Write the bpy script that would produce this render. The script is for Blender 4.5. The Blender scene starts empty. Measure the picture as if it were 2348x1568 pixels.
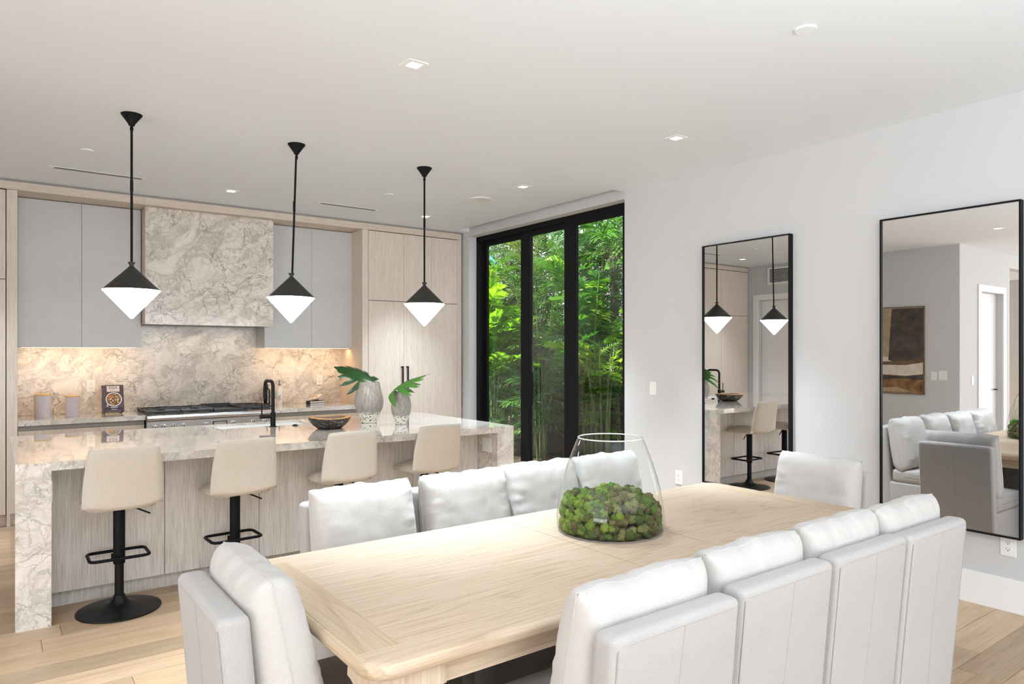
import bpy, bmesh, math, random
from mathutils import Vector, Matrix, Euler, noise
rnd = random.Random(7)
PI = math.pi
scene = bpy.context.scene
COL = scene.collection

# ------------------------------------------------------------------ camera
YAW = 36.577
cam_d = bpy.data.cameras.new('camera')
cam = bpy.data.objects.new('camera', cam_d); COL.objects.link(cam)
cam_d.sensor_width = 36.0
cam_d.lens = 1596.43 / 2348 * 36
cam_d.shift_y = 22.0 / 2348
cam_d.clip_start = 0.05
cam.location = (0, 0, 1.529)
cam.rotation_euler = (PI/2, 0, -math.radians(YAW))
scene.camera = cam

# ------------------------------------------------------------------ light
scene.view_settings.view_transform = 'Standard'
scene.view_settings.look = 'None'
scene.view_settings.gamma = 1.0
scene.view_settings.use_curve_mapping = False
scene.view_settings.exposure = 0.36
scene.cycles.max_bounces = 10
scene.cycles.diffuse_bounces = 5
scene.cycles.glossy_bounces = 5
scene.cycles.transparent_max_bounces = 24
scene.cycles.sample_clamp_indirect = 6.0
scene.cycles.caustics_reflective = False
scene.cycles.caustics_refractive = False

w = bpy.data.worlds.new('sky'); scene.world = w; w.use_nodes = True
bg = w.node_tree.nodes['Background']
bg.inputs['Color'].default_value = (0.86, 0.94, 1.0, 1); bg.inputs['Strength'].default_value = 1.3

def light(name, kind, loc, rot, energy, color=(1, 1, 1), **k):
    d = bpy.data.lights.new(name, kind); d.energy = energy; d.color = color
    for a, b in k.items(): setattr(d, a, b)
    o = bpy.data.objects.new(name, d); COL.objects.link(o)
    o.location = loc; o.rotation_euler = rot
    return o
light('sun', 'SUN', (0, 0, 20), (0, math.radians(-38), math.radians(-12)), 17.0, (1.0, 0.96, 0.88), angle=math.radians(3))
# daylight through the glass wall behind the camera; the side area is added fill
light('daylight_rear', 'AREA', (0.2, -8.9, 1.5), (math.radians(92), 0, 0), 110, (.89, .95, 1.0), shape='RECTANGLE', size=8.6, size_y=2.7)
light('fill_side', 'AREA', (-7.9, -2.0, 1.5), (math.radians(92), 0, -PI/2), 105, (.89, .95, 1.0), shape='RECTANGLE', size=9.0, size_y=2.7)
# added upward lamps near the floor, there to brighten the ceiling
light('ceiling_fill_rear', 'AREA', (0.2, -8.7, .25), (math.radians(128), 0, 0), 380, (.89, .95, 1.0), shape='RECTANGLE', size=8.6, size_y=1.2)
light('ceiling_fill_side', 'AREA', (-7.7, -2.0, .25), (math.radians(128), 0, -PI/2), 310, (.89, .95, 1.0), shape='RECTANGLE', size=9.0, size_y=1.2)
# added upward lamp behind the camera, lifts the ceiling like a bounced flash
light('ceiling_fill_near', 'AREA', (1.0, -.85, 1.5), (PI, 0, 0), 160, (.84, .93, 1.0), shape='DISK', size=.6)

# ------------------------------------------------------------------ materials
def srgb(r, g, b):
    f = lambda c: (c/255/12.92 if c/255 <= .04045 else ((c/255+.055)/1.055)**2.4)
    return (f(r), f(g), f(b), 1)
def mat(name):
    m = bpy.data.materials.new(name); m.use_nodes = True
    nt = m.node_tree; b = nt.nodes['Principled BSDF']
    return m, nt, b
def N(nt, t, **k):
    n = nt.nodes.new(t)
    for a, v in k.items():
        if a.startswith('_'): n.inputs[a[1:].replace('_', ' ')].default_value = v
        else: setattr(n, a, v)
    return n
def L(nt, a, b): nt.links.new(a, b)
def ramp(nt, fac, stops):
    r = nt.nodes.new('ShaderNodeValToRGB'); e = r.color_ramp.elements
    while len(e) < len(stops): e.new(.5)
    for el, (p, c) in zip(e, stops): el.position = p; el.color = c if len(c) == 4 else (*c, 1)
    L(nt, fac, r.inputs['Fac']); return r.outputs['Color']
def mix(nt, fac, a, b, mode='MIX'):
    n = nt.nodes.new('ShaderNodeMix'); n.data_type = 'RGBA'; n.blend_type = mode
    for s, v in ((0, fac), (6, a), (7, b)):
        if hasattr(v, 'node'): L(nt, v, n.inputs[s])
        else: n.inputs[s].default_value = v
    return n.outputs[2]
def coords(nt, scale=(1, 1, 1), rot=(0, 0, 0), rand=False):
    t = nt.nodes.new('ShaderNodeTexCoord'); out = t.outputs['Object']
    if rand:
        oi = nt.nodes.new('ShaderNodeObjectInfo')
        mu = N(nt, 'ShaderNodeMath', operation='MULTIPLY'); L(nt, oi.outputs['Random'], mu.inputs[0]); mu.inputs[1].default_value = 37.0
        va = N(nt, 'ShaderNodeVectorMath', operation='ADD'); L(nt, out, va.inputs[0]); L(nt, mu.outputs[0], va.inputs[1]); out = va.outputs[0]
    m = nt.nodes.new('ShaderNodeMapping'); m.inputs['Scale'].default_value = scale; m.inputs['Rotation'].default_value = rot
    L(nt, out, m.inputs['Vector']); return m.outputs['Vector']
def bump(nt, b, h, strength, dist=.002):
    n = nt.nodes.new('ShaderNodeBump'); n.inputs['Strength'].default_value = strength; n.inputs['Distance'].default_value = dist
    L(nt, h, n.inputs['Height']); L(nt, n.outputs['Normal'], b.inputs['Normal'])
def plain(name, c, rough=.5, metal=0.0, spec=.5, coat=0.0, noise_amt=0.0, emit=0.0):
    m, nt, b = mat(name)
    b.inputs['Base Color'].default_value = c; b.inputs['Roughness'].default_value = rough
    b.inputs['Metallic'].default_value = metal; b.inputs['Specular IOR Level'].default_value = spec
    b.inputs['Coat Weight'].default_value = coat
    if noise_amt:
        v = coords(nt); n = N(nt, 'ShaderNodeTexNoise', _Scale=9.0, _Detail=5.0); L(nt, v, n.inputs['Vector'])
        lo = tuple(x*(1-noise_amt) for x in c[:3]); hi = tuple(min(1, x*(1+noise_amt)) for x in c[:3])
        L(nt, ramp(nt, n.outputs['Fac'], [(.3, lo), (.7, hi)]), b.inputs['Base Color'])
    if emit:
        b.inputs['Emission Color'].default_value = c; b.inputs['Emission Strength'].default_value = emit
    return m
def wood(name, ca, cb, cc, axis='Z', fine=1.0, rough=.5, rand=False, lines=.55, obj_var=0.0, bumpy=.12, bands=48):
    m, nt, b = mat(name)
    s = {'X': (.9, bands, bands), 'Y': (bands, .9, bands), 'Z': (bands, bands, .9)}[axis]
    s2 = {'X': (6, 260*fine, 260*fine), 'Y': (260*fine, 6, 260*fine), 'Z': (260*fine, 260*fine, 6)}[axis]
    n1 = N(nt, 'ShaderNodeTexNoise', _Scale=1.0, _Detail=4.0, _Distortion=.7); L(nt, coords(nt, s, rand=rand), n1.inputs['Vector'])
    n2 = N(nt, 'ShaderNodeTexNoise', _Scale=1.0, _Detail=3.0); L(nt, coords(nt, s2, rand=rand), n2.inputs['Vector'])
    base = ramp(nt, n1.outputs['Fac'], [(.3, ca), (.5, cb), (.72, cc)])
    fl = ramp(nt, n2.outputs['Fac'], [(.36, (lines, lines*.97, lines*.93)), (.55, (1, 1, 1))])
    c = mix(nt, .8, base, fl, 'MULTIPLY')
    if obj_var:
        oi = nt.nodes.new('ShaderNodeObjectInfo')
        c = mix(nt, 1.0, c, ramp(nt, oi.outputs['Random'], [(0, (1-obj_var,)*3), (.5, (1, .98, .95)), (1, (1+obj_var*.4,)*3)]), 'MULTIPLY')
    L(nt, c, b.inputs['Base Color']); b.inputs['Roughness'].default_value = rough
    bump(nt, b, n2.outputs['Fac'], bumpy)
    return m
def oak(name, axis, ca, cb, rough=.6, freq=15.0):
    """bleached oak with cathedral grain"""
    m, nt, b = mat(name)
    s = {'X': (.30, 6, 6), 'Y': (6, .30, 6), 'Z': (6, 6, .30)}[axis]
    s2 = {'X': (3.2, 150, 150), 'Y': (150, 3.2, 150), 'Z': (150, 150, 3.2)}[axis]
    n1 = N(nt, 'ShaderNodeTexNoise', _Scale=1.0, _Detail=2.0, _Distortion=.35); L(nt, coords(nt, s), n1.inputs['Vector'])
    mu = N(nt, 'ShaderNodeMath', operation='MULTIPLY'); L(nt, n1.outputs['Fac'], mu.inputs[0]); mu.inputs[1].default_value = freq
    fr = N(nt, 'ShaderNodeMath', operation='FRACT'); L(nt, mu.outputs[0], fr.inputs[0])
    n2 = N(nt, 'ShaderNodeTexNoise', _Scale=1.0, _Detail=3.0); L(nt, coords(nt, s2), n2.inputs['Vector'])
    g = ramp(nt, fr.outputs[0], [(0, cb), (.7, cb), (.93, ca), (1, cb)])
    fl = ramp(nt, n2.outputs['Fac'], [(.34, (.80, .74, .67)), (.56, (1, 1, 1))])
    c = mix(nt, .8, g, fl, 'MULTIPLY')
    n3 = N(nt, 'ShaderNodeTexNoise', _Scale=2.2, _Detail=2.0); L(nt, coords(nt), n3.inputs['Vector'])
    c = mix(nt, 1.0, c, ramp(nt, n3.outputs['Fac'], [(.35, (.95, .93, .9)), (.65, (1.0, 1.0, 1.0))]), 'MULTIPLY')
    L(nt, c, b.inputs['Base Color']); b.inputs['Roughness'].default_value = rough
    bump(nt, b, n2.outputs['Fac'], .18)
    return m
def marble(name, light_c, grey_c, vein_c, scale=1.0, rough=.12, tilt=.55, coat=0.0):
    m, nt, b = mat(name)
    v = coords(nt, (scale, scale, scale), (.3, tilt, .2))
    warp = N(nt, 'ShaderNodeTexNoise', _Scale=2.3, _Detail=5.0); L(nt, v, warp.inputs['Vector'])
    sc = N(nt, 'ShaderNodeVectorMath', operation='SCALE'); L(nt, warp.outputs['Color'], sc.inputs[0]); sc.inputs['Scale'].default_value = .55
    ad = N(nt, 'ShaderNodeVectorMath', operation='ADD'); L(nt, v, ad.inputs[0]); L(nt, sc.outputs[0], ad.inputs[1])
    w2 = N(nt, 'ShaderNodeTexNoise', _Scale=11.0, _Detail=6.0, _Roughness=.65); L(nt, v, w2.inputs['Vector'])
    s2 = N(nt, 'ShaderNodeVectorMath', operation='SCALE'); L(nt, w2.outputs['Color'], s2.inputs[0]); s2.inputs['Scale'].default_value = .13
    a2 = N(nt, 'ShaderNodeVectorMath', operation='ADD'); L(nt, ad.outputs[0], a2.inputs[0]); L(nt, s2.outputs[0], a2.inputs[1])
    wv = a2.outputs[0]
    st = nt.nodes.new('ShaderNodeMapping'); st.inputs['Scale'].default_value = (1.1, 2.4, 3.2); L(nt, wv, st.inputs['Vector'])
    pat = N(nt, 'ShaderNodeTexNoise', _Scale=1.6, _Detail=8.0, _Roughness=.62, _Distortion=.8); L(nt, st.outputs[0], pat.inputs['Vector'])
    base = ramp(nt, pat.outputs['Fac'], [(.40, light_c), (.50, tuple(.7*a+.3*c for a, c in zip(light_c, grey_c))), (.58, grey_c), (.66, light_c)])
    # fine linear figure
    fi = nt.nodes.new('ShaderNodeMapping'); fi.inputs['Scale'].default_value = (5, 26, 40); L(nt, wv, fi.inputs['Vector'])
    fn = N(nt, 'ShaderNodeTexNoise', _Scale=1.0, _Detail=4.0); L(nt, fi.outputs[0], fn.inputs['Vector'])
    base = mix(nt, .55, base, ramp(nt, fn.outputs['Fac'], [(.35, (.82, .81, .80)), (.6, (1, 1, 1))]), 'MULTIPLY')
    msk = N(nt, 'ShaderNodeTexNoise', _Scale=3.1, _Detail=3.0); L(nt, v, msk.inputs['Vector'])
    for s, wd, a, b2 in ((3.3, .026, .34, .62), (7.2, .038, .36, .64)):
        vo = N(nt, 'ShaderNodeTexVoronoi', feature='DISTANCE_TO_EDGE', _Scale=s); L(nt, wv, vo.inputs['Vector'])
        line = ramp(nt, vo.outputs['Distance'], [(0, (1, 1, 1)), (wd, (0, 0, 0))])
        gate = ramp(nt, msk.outputs['Fac'], [(a, (0, 0, 0)), (b2, (1, 1, 1))])
        f = mix(nt, 1.0, line, gate, 'MULTIPLY')
        base = mix(nt, f, base, (*vein_c, 1))
    L(nt, base, b.inputs['Base Color']); b.inputs['Roughness'].default_value = rough
    b.inputs['Specular IOR Level'].default_value = .6; b.inputs['Coat Weight'].default_value = coat; b.inputs['Coat Roughness'].default_value = .03
    return m
def fabric(name, c, var=.08, scale=620.0, bstr=.3):
    m, nt, b = mat(name)
    n = N(nt, 'ShaderNodeTexNoise', _Scale=scale, _Detail=2.0); L(nt, coords(nt), n.inputs['Vector'])
    n2 = N(nt, 'ShaderNodeTexNoise', _Scale=5.0, _Detail=3.0); L(nt, coords(nt), n2.inputs['Vector'])
    cc = ramp(nt, n.outputs['Fac'], [(.3, tuple(x*(1-var*1.6) for x in c[:3])), (.6, tuple(min(.93, x*(1+var*.5)) for x in c[:3]))])
    cc = mix(nt, 1.0, cc, ramp(nt, n2.outputs['Fac'], [(.3, (.96, .96, .96)), (.7, (1, 1, 1))]), 'MULTIPLY')
    L(nt, cc, b.inputs['Base Color']); b.inputs['Roughness'].default_value = .95; b.inputs['Specular IOR Level'].default_value = .15
    b.inputs['Sheen Weight'].default_value = .15
    bump(nt, b, n.outputs['Fac'], bstr, .0015)
    return m
def thin_glass(name, tint=(.97, .985, .98), ior=1.5):
    m = bpy.data.materials.new(name); m.use_nodes = True; nt = m.node_tree; nt.nodes.remove(nt.nodes['Principled BSDF'])
    tr = N(nt, 'ShaderNodeBsdfTransparent'); tr.inputs[0].default_value = (*tint, 1)
    gl = N(nt, 'ShaderNodeBsdfGlossy'); gl.inputs['Roughness'].default_value = .0
    ge = nt.nodes.new('ShaderNodeNewGeometry'); dp = N(nt, 'ShaderNodeVectorMath', operation='DOT_PRODUCT')
    L(nt, ge.outputs['Incoming'], dp.inputs[0]); L(nt, ge.outputs['Normal'], dp.inputs[1])
    f0 = ((ior-1)/(ior+1))**2   # Schlick reflectance, the same from both sides of the thin pane
    chain = dp.outputs['Value']
    for op, v in (('ABSOLUTE', 0), ('SUBTRACT', None), ('POWER', 5.0), ('MULTIPLY_ADD', 1-f0)):
        n = N(nt, 'ShaderNodeMath', operation=op)
        if op == 'SUBTRACT': n.inputs[0].default_value = 1.0; L(nt, chain, n.inputs[1])
        else:
            L(nt, chain, n.inputs[0])
            if op != 'ABSOLUTE': n.inputs[1].default_value = v
            if op == 'MULTIPLY_ADD': n.inputs[2].default_value = f0
        chain = n.outputs[0]
    mx = N(nt, 'ShaderNodeMixShader'); L(nt, chain, mx.inputs[0]); L(nt, tr.outputs[0], mx.inputs[1]); L(nt, gl.outputs[0], mx.inputs[2])
    L(nt, mx.outputs[0], nt.nodes['Material Output'].inputs['Surface']); return m
def leaf_mat(name, a, c, trans=.35, rough=.35):
    m, nt, b = mat(name)
    oi = nt.nodes.new('ShaderNodeObjectInfo')
    n = N(nt, 'ShaderNodeTexNoise', _Scale=3.0, _Detail=2.0); L(nt, coords(nt, rand=True), n.inputs['Vector'])
    c1 = ramp(nt, oi.outputs['Random'], [(0, a), (1, c)])
    col = mix(nt, 1.0, c1, ramp(nt, n.outputs['Fac'], [(.3, (.55, .6, .5)), (.7, (1.15, 1.1, 1.0))]), 'MULTIPLY')
    L(nt, col, b.inputs['Base Color']); b.inputs['Roughness'].default_value = rough
    tl = N(nt, 'ShaderNodeBsdfTranslucent')
    L(nt, mix(nt, 1.0, col, (1.2, 1.5, .5, 1), 'MULTIPLY'), tl.inputs['Color'])
    mx = N(nt, 'ShaderNodeMixShader'); mx.inputs[0].default_value = trans
    L(nt, b.outputs[0], mx.inputs[1]); L(nt, tl.outputs[0], mx.inputs[2]); L(nt, mx.outputs[0], nt.nodes['Material Output'].inputs['Surface'])
    return m

M = {}
M['wall'] = plain('wall_paint', (.575, .58, .59, 1), .7, spec=.2)
M['ceil'] = plain('ceiling_paint', (.79, .835, .885, 1), .8, spec=.1)
M['trim'] = plain('white_trim', (.84, .84, .84, 1), .35)
M['lam'] = wood('oak_laminate', (.645, .56, .485), (.675, .59, .515), (.705, .62, .545), 'Z', lines=.80)
M['lamx'] = wood('oak_laminate_cross', (.60, .51, .43), (.635, .545, .465), (.67, .58, .50), 'X', lines=.82)
M['lam_grey'] = wood('greyed_oak_laminate', (.63, .585, .545), (.68, .635, .59), (.73, .685, .64), 'Z', lines=.66)
M['lam_dark'] = plain('shadow_gap', (.09, .08, .075, 1), .7)
M['gapmetal'] = plain('grey_channel', (.28, .27, .265, 1), .5)
M['grey'] = plain('grey_lacquer', (.53, .535, .545, 1), .45, noise_amt=.02)
M['marble'] = marble('beige_marble', (.76, .705, .64), (.49, .445, .39), (.22, .195, .165), 1.35, rough=.22)
M['marble_top'] = marble('polished_marble', (.77, .725, .67), (.53, .49, .445), (.28, .255, .235), 1.5, rough=.035, coat=.7)
M['floor'] = wood('floor_oak', (.465, .32, .20), (.525, .375, .243), (.58, .425, .285), 'X', fine=.6, rough=.42, rand=True, lines=.80, obj_var=.26, bumpy=.08, bands=14)
M['gapfloor'] = plain('floor_joint', (.16, .11, .075, 1), .8)
M['tabx'] = oak('bleached_oak_long', 'X', (.52, .405, .295), (.61, .49, .37))
M['taby'] = oak('bleached_oak_cross', 'Y', (.50, .38, .255), (.58, .46, .325), freq=6.0)
M['tabz'] = oak('bleached_oak_leg', 'Z', (.54, .43, .32), (.65, .54, .425))
M['linen'] = fabric('oatmeal_linen', (.445, .425, .411, 1), .11)
M['linen_lit'] = fabric('oatmeal_linen_lit', (.555, .528, .502, 1), .10)  # lighter copy of the frame linen, brighter light on the cushions put into colour
M['seam'] = plain('linen_seam', (.36, .35, .342, 1), .95, spec=.1)
M['tweed'] = fabric('beige_tweed', (.585, .525, .45, 1), .12, 330.0, .5)
M['black'] = plain('black_metal', (.008, .008, .009, 1), .5, spec=.10)
M['shade'] = plain('black_shade', (.022, .021, .020, 1), .55, spec=.4)
M['blackgloss'] = plain('black_satin', (.006, .006, .006, 1), .36, spec=.18)
M['frame'] = plain('black_aluminium', (.008, .008, .009, 1), .5, spec=.10)
M['mirror'] = plain('mirror_silver', (.80, .80, .80, 1), .0, 1.0)
M['steel'] = plain('brushed_steel', (.60, .60, .61, 1), .26, 1.0)
M['iron'] = plain('cast_iron', (.02, .021, .023, 1), .45)
M['plastic'] = plain('white_plastic', (.82, .82, .81, 1), .35)
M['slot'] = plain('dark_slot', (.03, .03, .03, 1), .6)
M['glass'] = thin_glass('window_glass', (.93, .95, .93))
M['vglass'] = thin_glass('clear_glass', (.975, .985, .98), 1.42)
M['vrim'] = plain('glass_edge', (.75, .78, .78, 1), .05, spec=.8)
M['lamp'] = plain('lamp_diffuser', (1.0, .985, .97, 1), .4, emit=20.0)
M['led'] = plain('led_lens', (1.0, .93, .84, 1), .4, emit=9.0)
M['ledwarm'] = plain('led_strip', (1.0, .72, .42, 1), .4, emit=5.0)
M['ceramic'] = plain('white_ceramic', (.82, .81, .78, 1), .25)
M['sink'] = plain('white_sink', (.85, .85, .84, 1), .2)
M['canister'] = fabric('lilac_grey_ceramic', (.60, .565, .60, 1), .06, 90.0, .1)
M['bamboo'] = plain('bamboo_lid', (.62, .41, .17, 1), .45, noise_amt=.1)
M['purple'] = plain('book_purple', (.075, .045, .07, 1), .4, noise_amt=.1)
M['paper'] = plain('paper', (.82, .80, .76, 1), .8)
M['pink'] = plain('pale_label', (.80, .70, .70, 1), .6)
M['ink'] = plain('ink', (.02, .018, .02, 1), .6)
M['jet'] = plain('bottle_black', (.012, .011, .011, 1), .12, spec=.6)
M['soil'] = plain('mulch', (.035, .022, .015, 1), .95, noise_amt=.5)
M['cane'] = plain('green_cane', (.13, .17, .055, 1), .5, noise_amt=.35)
M['bark'] = plain('palm_bark', (.11, .09, .065, 1), .9, noise_amt=.6)
M['fence'] = wood('fence_boards', (.10, .07, .05), (.16, .115, .08), (.2, .15, .11), 'Z', rough=.8)
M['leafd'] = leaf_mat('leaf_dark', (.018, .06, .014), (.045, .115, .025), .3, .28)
M['leafm'] = leaf_mat('leaf_mid', (.04, .15, .02), (.12, .27, .04), .38)
M['leafl'] = leaf_mat('leaf_light', (.20, .40, .03), (.36, .52, .05), .45)
M['leafb'] = leaf_mat('leaf_bluish', (.05, .15, .09), (.14, .27, .15), .3)
M['leafo'] = leaf_mat('leaf_olive', (.07, .11, .03), (.17, .20, .07), .35)
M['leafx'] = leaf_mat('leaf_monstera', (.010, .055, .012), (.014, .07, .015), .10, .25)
M['leafy'] = leaf_mat('leaf_monstera_light', (.04, .15, .02), (.06, .19, .03), .2, .3)
M['blue'] = plain('blue_plastic', (.02, .22, .55, 1), .4)

# ------------------------------------------------------------------ mesh helpers
BASE = {}
class MB:
    def __init__(s): s.bm = bmesh.new()
    def box(s, x0, x1, y0, y1, z0, z1, bev=0, seg=2):
        r = bmesh.ops.create_cube(s.bm, size=1)
        for v in r['verts']:
            v.co = ((x0+x1)/2 + v.co.x*(x1-x0), (y0+y1)/2 + v.co.y*(y1-y0), (z0+z1)/2 + v.co.z*(z1-z0))
        if bev:
            es = list({e for v in r['verts'] for e in v.link_edges})
            bmesh.ops.bevel(s.bm, geom=es, offset=bev, segments=seg, profile=.6, affect='EDGES')
        return s
    def tube(s, pts, r, n=10, closed=False):
        pts = [Vector(p) for p in pts]; rings = []; m = len(pts); prev = None
        for i, p in enumerate(pts):
            if closed: d = pts[(i+1) % m] - pts[i-1]
            else: d = pts[min(i+1, m-1)] - pts[max(i-1, 0)]
            d.normalize()
            if prev is None:
                a = Vector((0, 0, 1)) if abs(d.z) < .9 else Vector((1, 0, 0)); u = d.cross(a).normalized()
            else: u = (prev - d*prev.dot(d)).normalized()
            prev = u; v = d.cross(u); rr = r[i] if isinstance(r, (list, tuple)) else r
            rings.append([s.bm.verts.new(p + (u*math.cos(2*PI*k/n) + v*math.sin(2*PI*k/n))*rr) for k in range(n)])
        for i in range(m if closed else m-1):
            a, b = rings[i], rings[(i+1) % m]
            for k in range(n): s.bm.faces.new((a[k], a[(k+1) % n], b[(k+1) % n], b[k]))
        if not closed:
            s.bm.faces.new(rings[0][::-1]); s.bm.faces.new(rings[-1])
        return s
    def lathe(s, prof, c=(0, 0, 0), n=40, cap0=True, cap1=True):
        rings = [[s.bm.verts.new((c[0]+r*math.cos(2*PI*k/n), c[1]+r*math.sin(2*PI*k/n), c[2]+z)) for k in range(n)] for r, z in prof]
        for a, b in zip(rings, rings[1:]):
            for k in range(n): s.bm.faces.new((a[k], a[(k+1) % n], b[(k+1) % n], b[k]))
        if cap0: s.bm.faces.new(rings[0][::-1])
        if cap1: s.bm.faces.new(rings[-1])
        return s
    def prism(s, poly, f, d0, d1):
        """poly of 2D points, f(a,b,d) -> 3D"""
        A = [s.bm.verts.new(f(a, b, d0)) for a, b in poly]; B = [s.bm.verts.new(f(a, b, d1)) for a, b in poly]; n = len(poly)
        s.bm.faces.new(A[::-1]); s.bm.faces.new(B)
        for k in range(n): s.bm.faces.new((A[k], A[(k+1) % n], B[(k+1) % n], B[k]))
        return s
    def grid(s, rows):
        vs = [[s.bm.verts.new(p) for p in r] for r in rows]
        for a, b in zip(vs, vs[1:]):
            for k in range(len(a)-1): s.bm.faces.new((a[k], a[k+1], b[k+1], b[k]))
        return s
    def build(s, name, m, parent=None, smooth=35, base=None):
        bmesh.ops.recalc_face_normals(s.bm, faces=s.bm.faces)
        b = Vector(base) if base is not None else (BASE.get(parent.name, Vector()) if parent else Vector())
        if b.length: bmesh.ops.translate(s.bm, verts=s.bm.verts, vec=-b)
        me = bpy.data.meshes.new(name); s.bm.to_mesh(me); s.bm.free()
        if smooth:
            me.shade_smooth(); me.set_sharp_from_angle(angle=math.radians(smooth))
        me.materials.append(m)
        return link(name, me, parent, b)
def link(name, me, parent=None, b=Vector()):
    o = bpy.data.objects.new(name, me); COL.objects.link(o)
    if parent: o.parent = parent
    else: o.location = b
    BASE[o.name] = Vector(b)
    return o
def box(name, m, parent, x0, x1, y0, y1, z0, z1, bev=0, seg=2):
    return MB().box(x0, x1, y0, y1, z0, z1, bev, seg).build(name, m, parent)
def tag(o, label, cat, group=None):
    o['label'] = label; o['category'] = cat
    if group: o['group'] = group
    return o
def thing(name, label, cat, loc, group=None):
    o = bpy.data.objects.new(name, None); COL.objects.link(o); o.location = loc; o.empty_display_size = .1
    BASE[o.name] = Vector(loc); return tag(o, label, cat, group)
def struct(o): o['kind'] = 'structure'; return o
def copy_tree(o, parent=None):
    c = o.copy(); COL.objects.link(c)
    if parent: c.parent = parent
    BASE[c.name] = BASE.get(o.name, Vector())
    for ch in list(o.children): copy_tree(ch, c)
    return c
def text_mesh(name, body, size, m, mtx, parent, extrude=.0004):
    cu = bpy.data.curves.new(name, 'FONT'); cu.body = body; cu.size = size; cu.align_x = 'CENTER'; cu.align_y = 'CENTER'; cu.extrude = extrude
    to = bpy.data.objects.new(name, cu); COL.objects.link(to)
    dg = bpy.context.evaluated_depsgraph_get(); me = bpy.data.meshes.new_from_object(to.evaluated_get(dg))
    bpy.data.objects.remove(to); me.transform(mtx); me.name = name; me.materials.clear(); me.materials.append(m)
    o = bpy.data.objects.new(name, me); COL.objects.link(o); o.parent = parent; return o

# ------------------------------------------------------------------ room shell
ZC, XR, YB = 3.039, 4.79, 7.497
XL = -1.33
fl = struct(box('floor', M['floor'], None, -8.0, 5.05, -9.0, 8.3, -.14, -.012))
PW, k, row = .19, 0, 0
y = -1.62
while y < 7.55 and k < 290:
    x = -3.0 - rnd.random()*1.2 if y < 4.0 else XL - rnd.random()*.9
    xe = XR
    while x < xe - .02:
        ln = rnd.choice((1.15, 1.5, 1.9, 2.1)); x1 = min(x+ln, xe)
        if x1 > (-3.0 if y < 4.0 else XL) and x1 - x > .05 and k < 295:
            x0 = max(x, XL+.005) if y+PW > 4.09 else x
            mb = MB().box(-(x1-x0)/2+.0009, (x1-x0)/2-.0009, -PW/2+.0009, PW/2-.0009, -.012, rnd.uniform(-.0004, .0004), .0012, 1)
            p = mb.build('plank', M['floor'], None, 40); p.parent = fl; p.location = ((x0+x1)/2, y+PW/2, 0); k += 1
        x = x1
    y += PW
# ceiling with a raised curtain pocket in front of the window wall
cb = MB()
cb.box(-8.0, 4.63, -9.0, 8.35, ZC, ZC+.3); cb.box(4.63, 5.05, -9.0, 4.66, ZC, ZC+.3); cb.box(4.63, 5.05, 7.36, 8.35, ZC, ZC+.3)
cb.box(4.63, 5.05, 4.66, 7.36, ZC+.24, ZC+.3)
struct(cb.build('ceiling', M['ceil'], None, 0))
wb = MB()
WY0, WY1, WZ = 4.665, 7.368, 2.977
wb.box(XR, 5.05, -9.0, WY0, -.012, ZC+.25); wb.box(XR, 5.05, WY1, 8.35, -.012, ZC+.25); wb.box(XR, 5.05, WY0, WY1, WZ, ZC+.25)
wr = struct(wb.build('wall_right', M['wall'], None, 0))
struct(box('wall_back', M['wall'], None, XL, XR, 8.15, 8.35, -.012, ZC))
wl = MB().box(XL-.15, XL, 4.24, 6.37, -.012, ZC).box(XL-.15, XL, 7.285, 8.35, -.012, ZC).box(XL-.15, XL, 6.37, 7.285, 2.43, ZC)
struct(wl.build('wall_left', M['wall'], None, 0))
RY = 4.09
wl2 = MB().box(-2.05, XL, RY, RY+.15, -.012, ZC).box(-3.18, -2.9, RY, RY+.15, -.012, ZC).box(-2.9, -2.05, RY, RY+.15, 2.41, ZC).box(-4.5, -3.18, RY, RY+.15, 2.83, ZC)
struct(wl2.build('wall_hall', M['wall'], None, 0))
struct(box('wall_corridor', M['wall'], None, -4.5, -3.0, 5.6, 5.75, -.012, ZC))
struct(MB().box(-8.0, -7.8, RY, 5.75, -.012, ZC).box(-7.8, -4.5, RY, RY+.15, -.012, ZC).box(-8.0, -7.8, -9.0, -6.6, -.012, ZC).box(-8.0, -7.8, -6.6, 2.6, 2.85, ZC).box(-8.0, -7.8, 2.6, RY, -.012, ZC).build('wall_far_left', M['wall'], None, 0))
struct(MB().box(-8.0, -4.2, -9.0, -8.8, -.012, ZC).box(4.5, XR, -9.0, -8.8, -.012, ZC).box(-4.2, 4.5, -9.0, -8.8, 2.85, ZC).build('wall_rear', M['wall'], None, 0))
w2 = MB()
for xx in [-4.2+i*1.24 for i in range(8)]: w2.box(min(xx, 4.44), min(xx, 4.44)+.06, -8.88, -8.82, 0, 2.85)
w2.box(-4.2, 4.5, -8.88, -8.82, 0, .06).box(-4.2, 4.5, -8.88, -8.82, 2.79, 2.85)
struct(w2.build('window_2', M['frame'], None, 0))
struct(MB().box(XR-.016, XR, -8.8, WY0-.001, 0, .196, .003).build('baseboard_right', M['trim'], None, 0))
struct(MB().box(XL, XL+.016, 4.09, 6.27, 0, .18, .003).build('baseboard_left', M['trim'], None, 0))
struct(MB().box(-1.92, XL+.016, RY-.016, RY, 0, .18, .003).build('baseboard_hall', M['trim'], None, 0))

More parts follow.
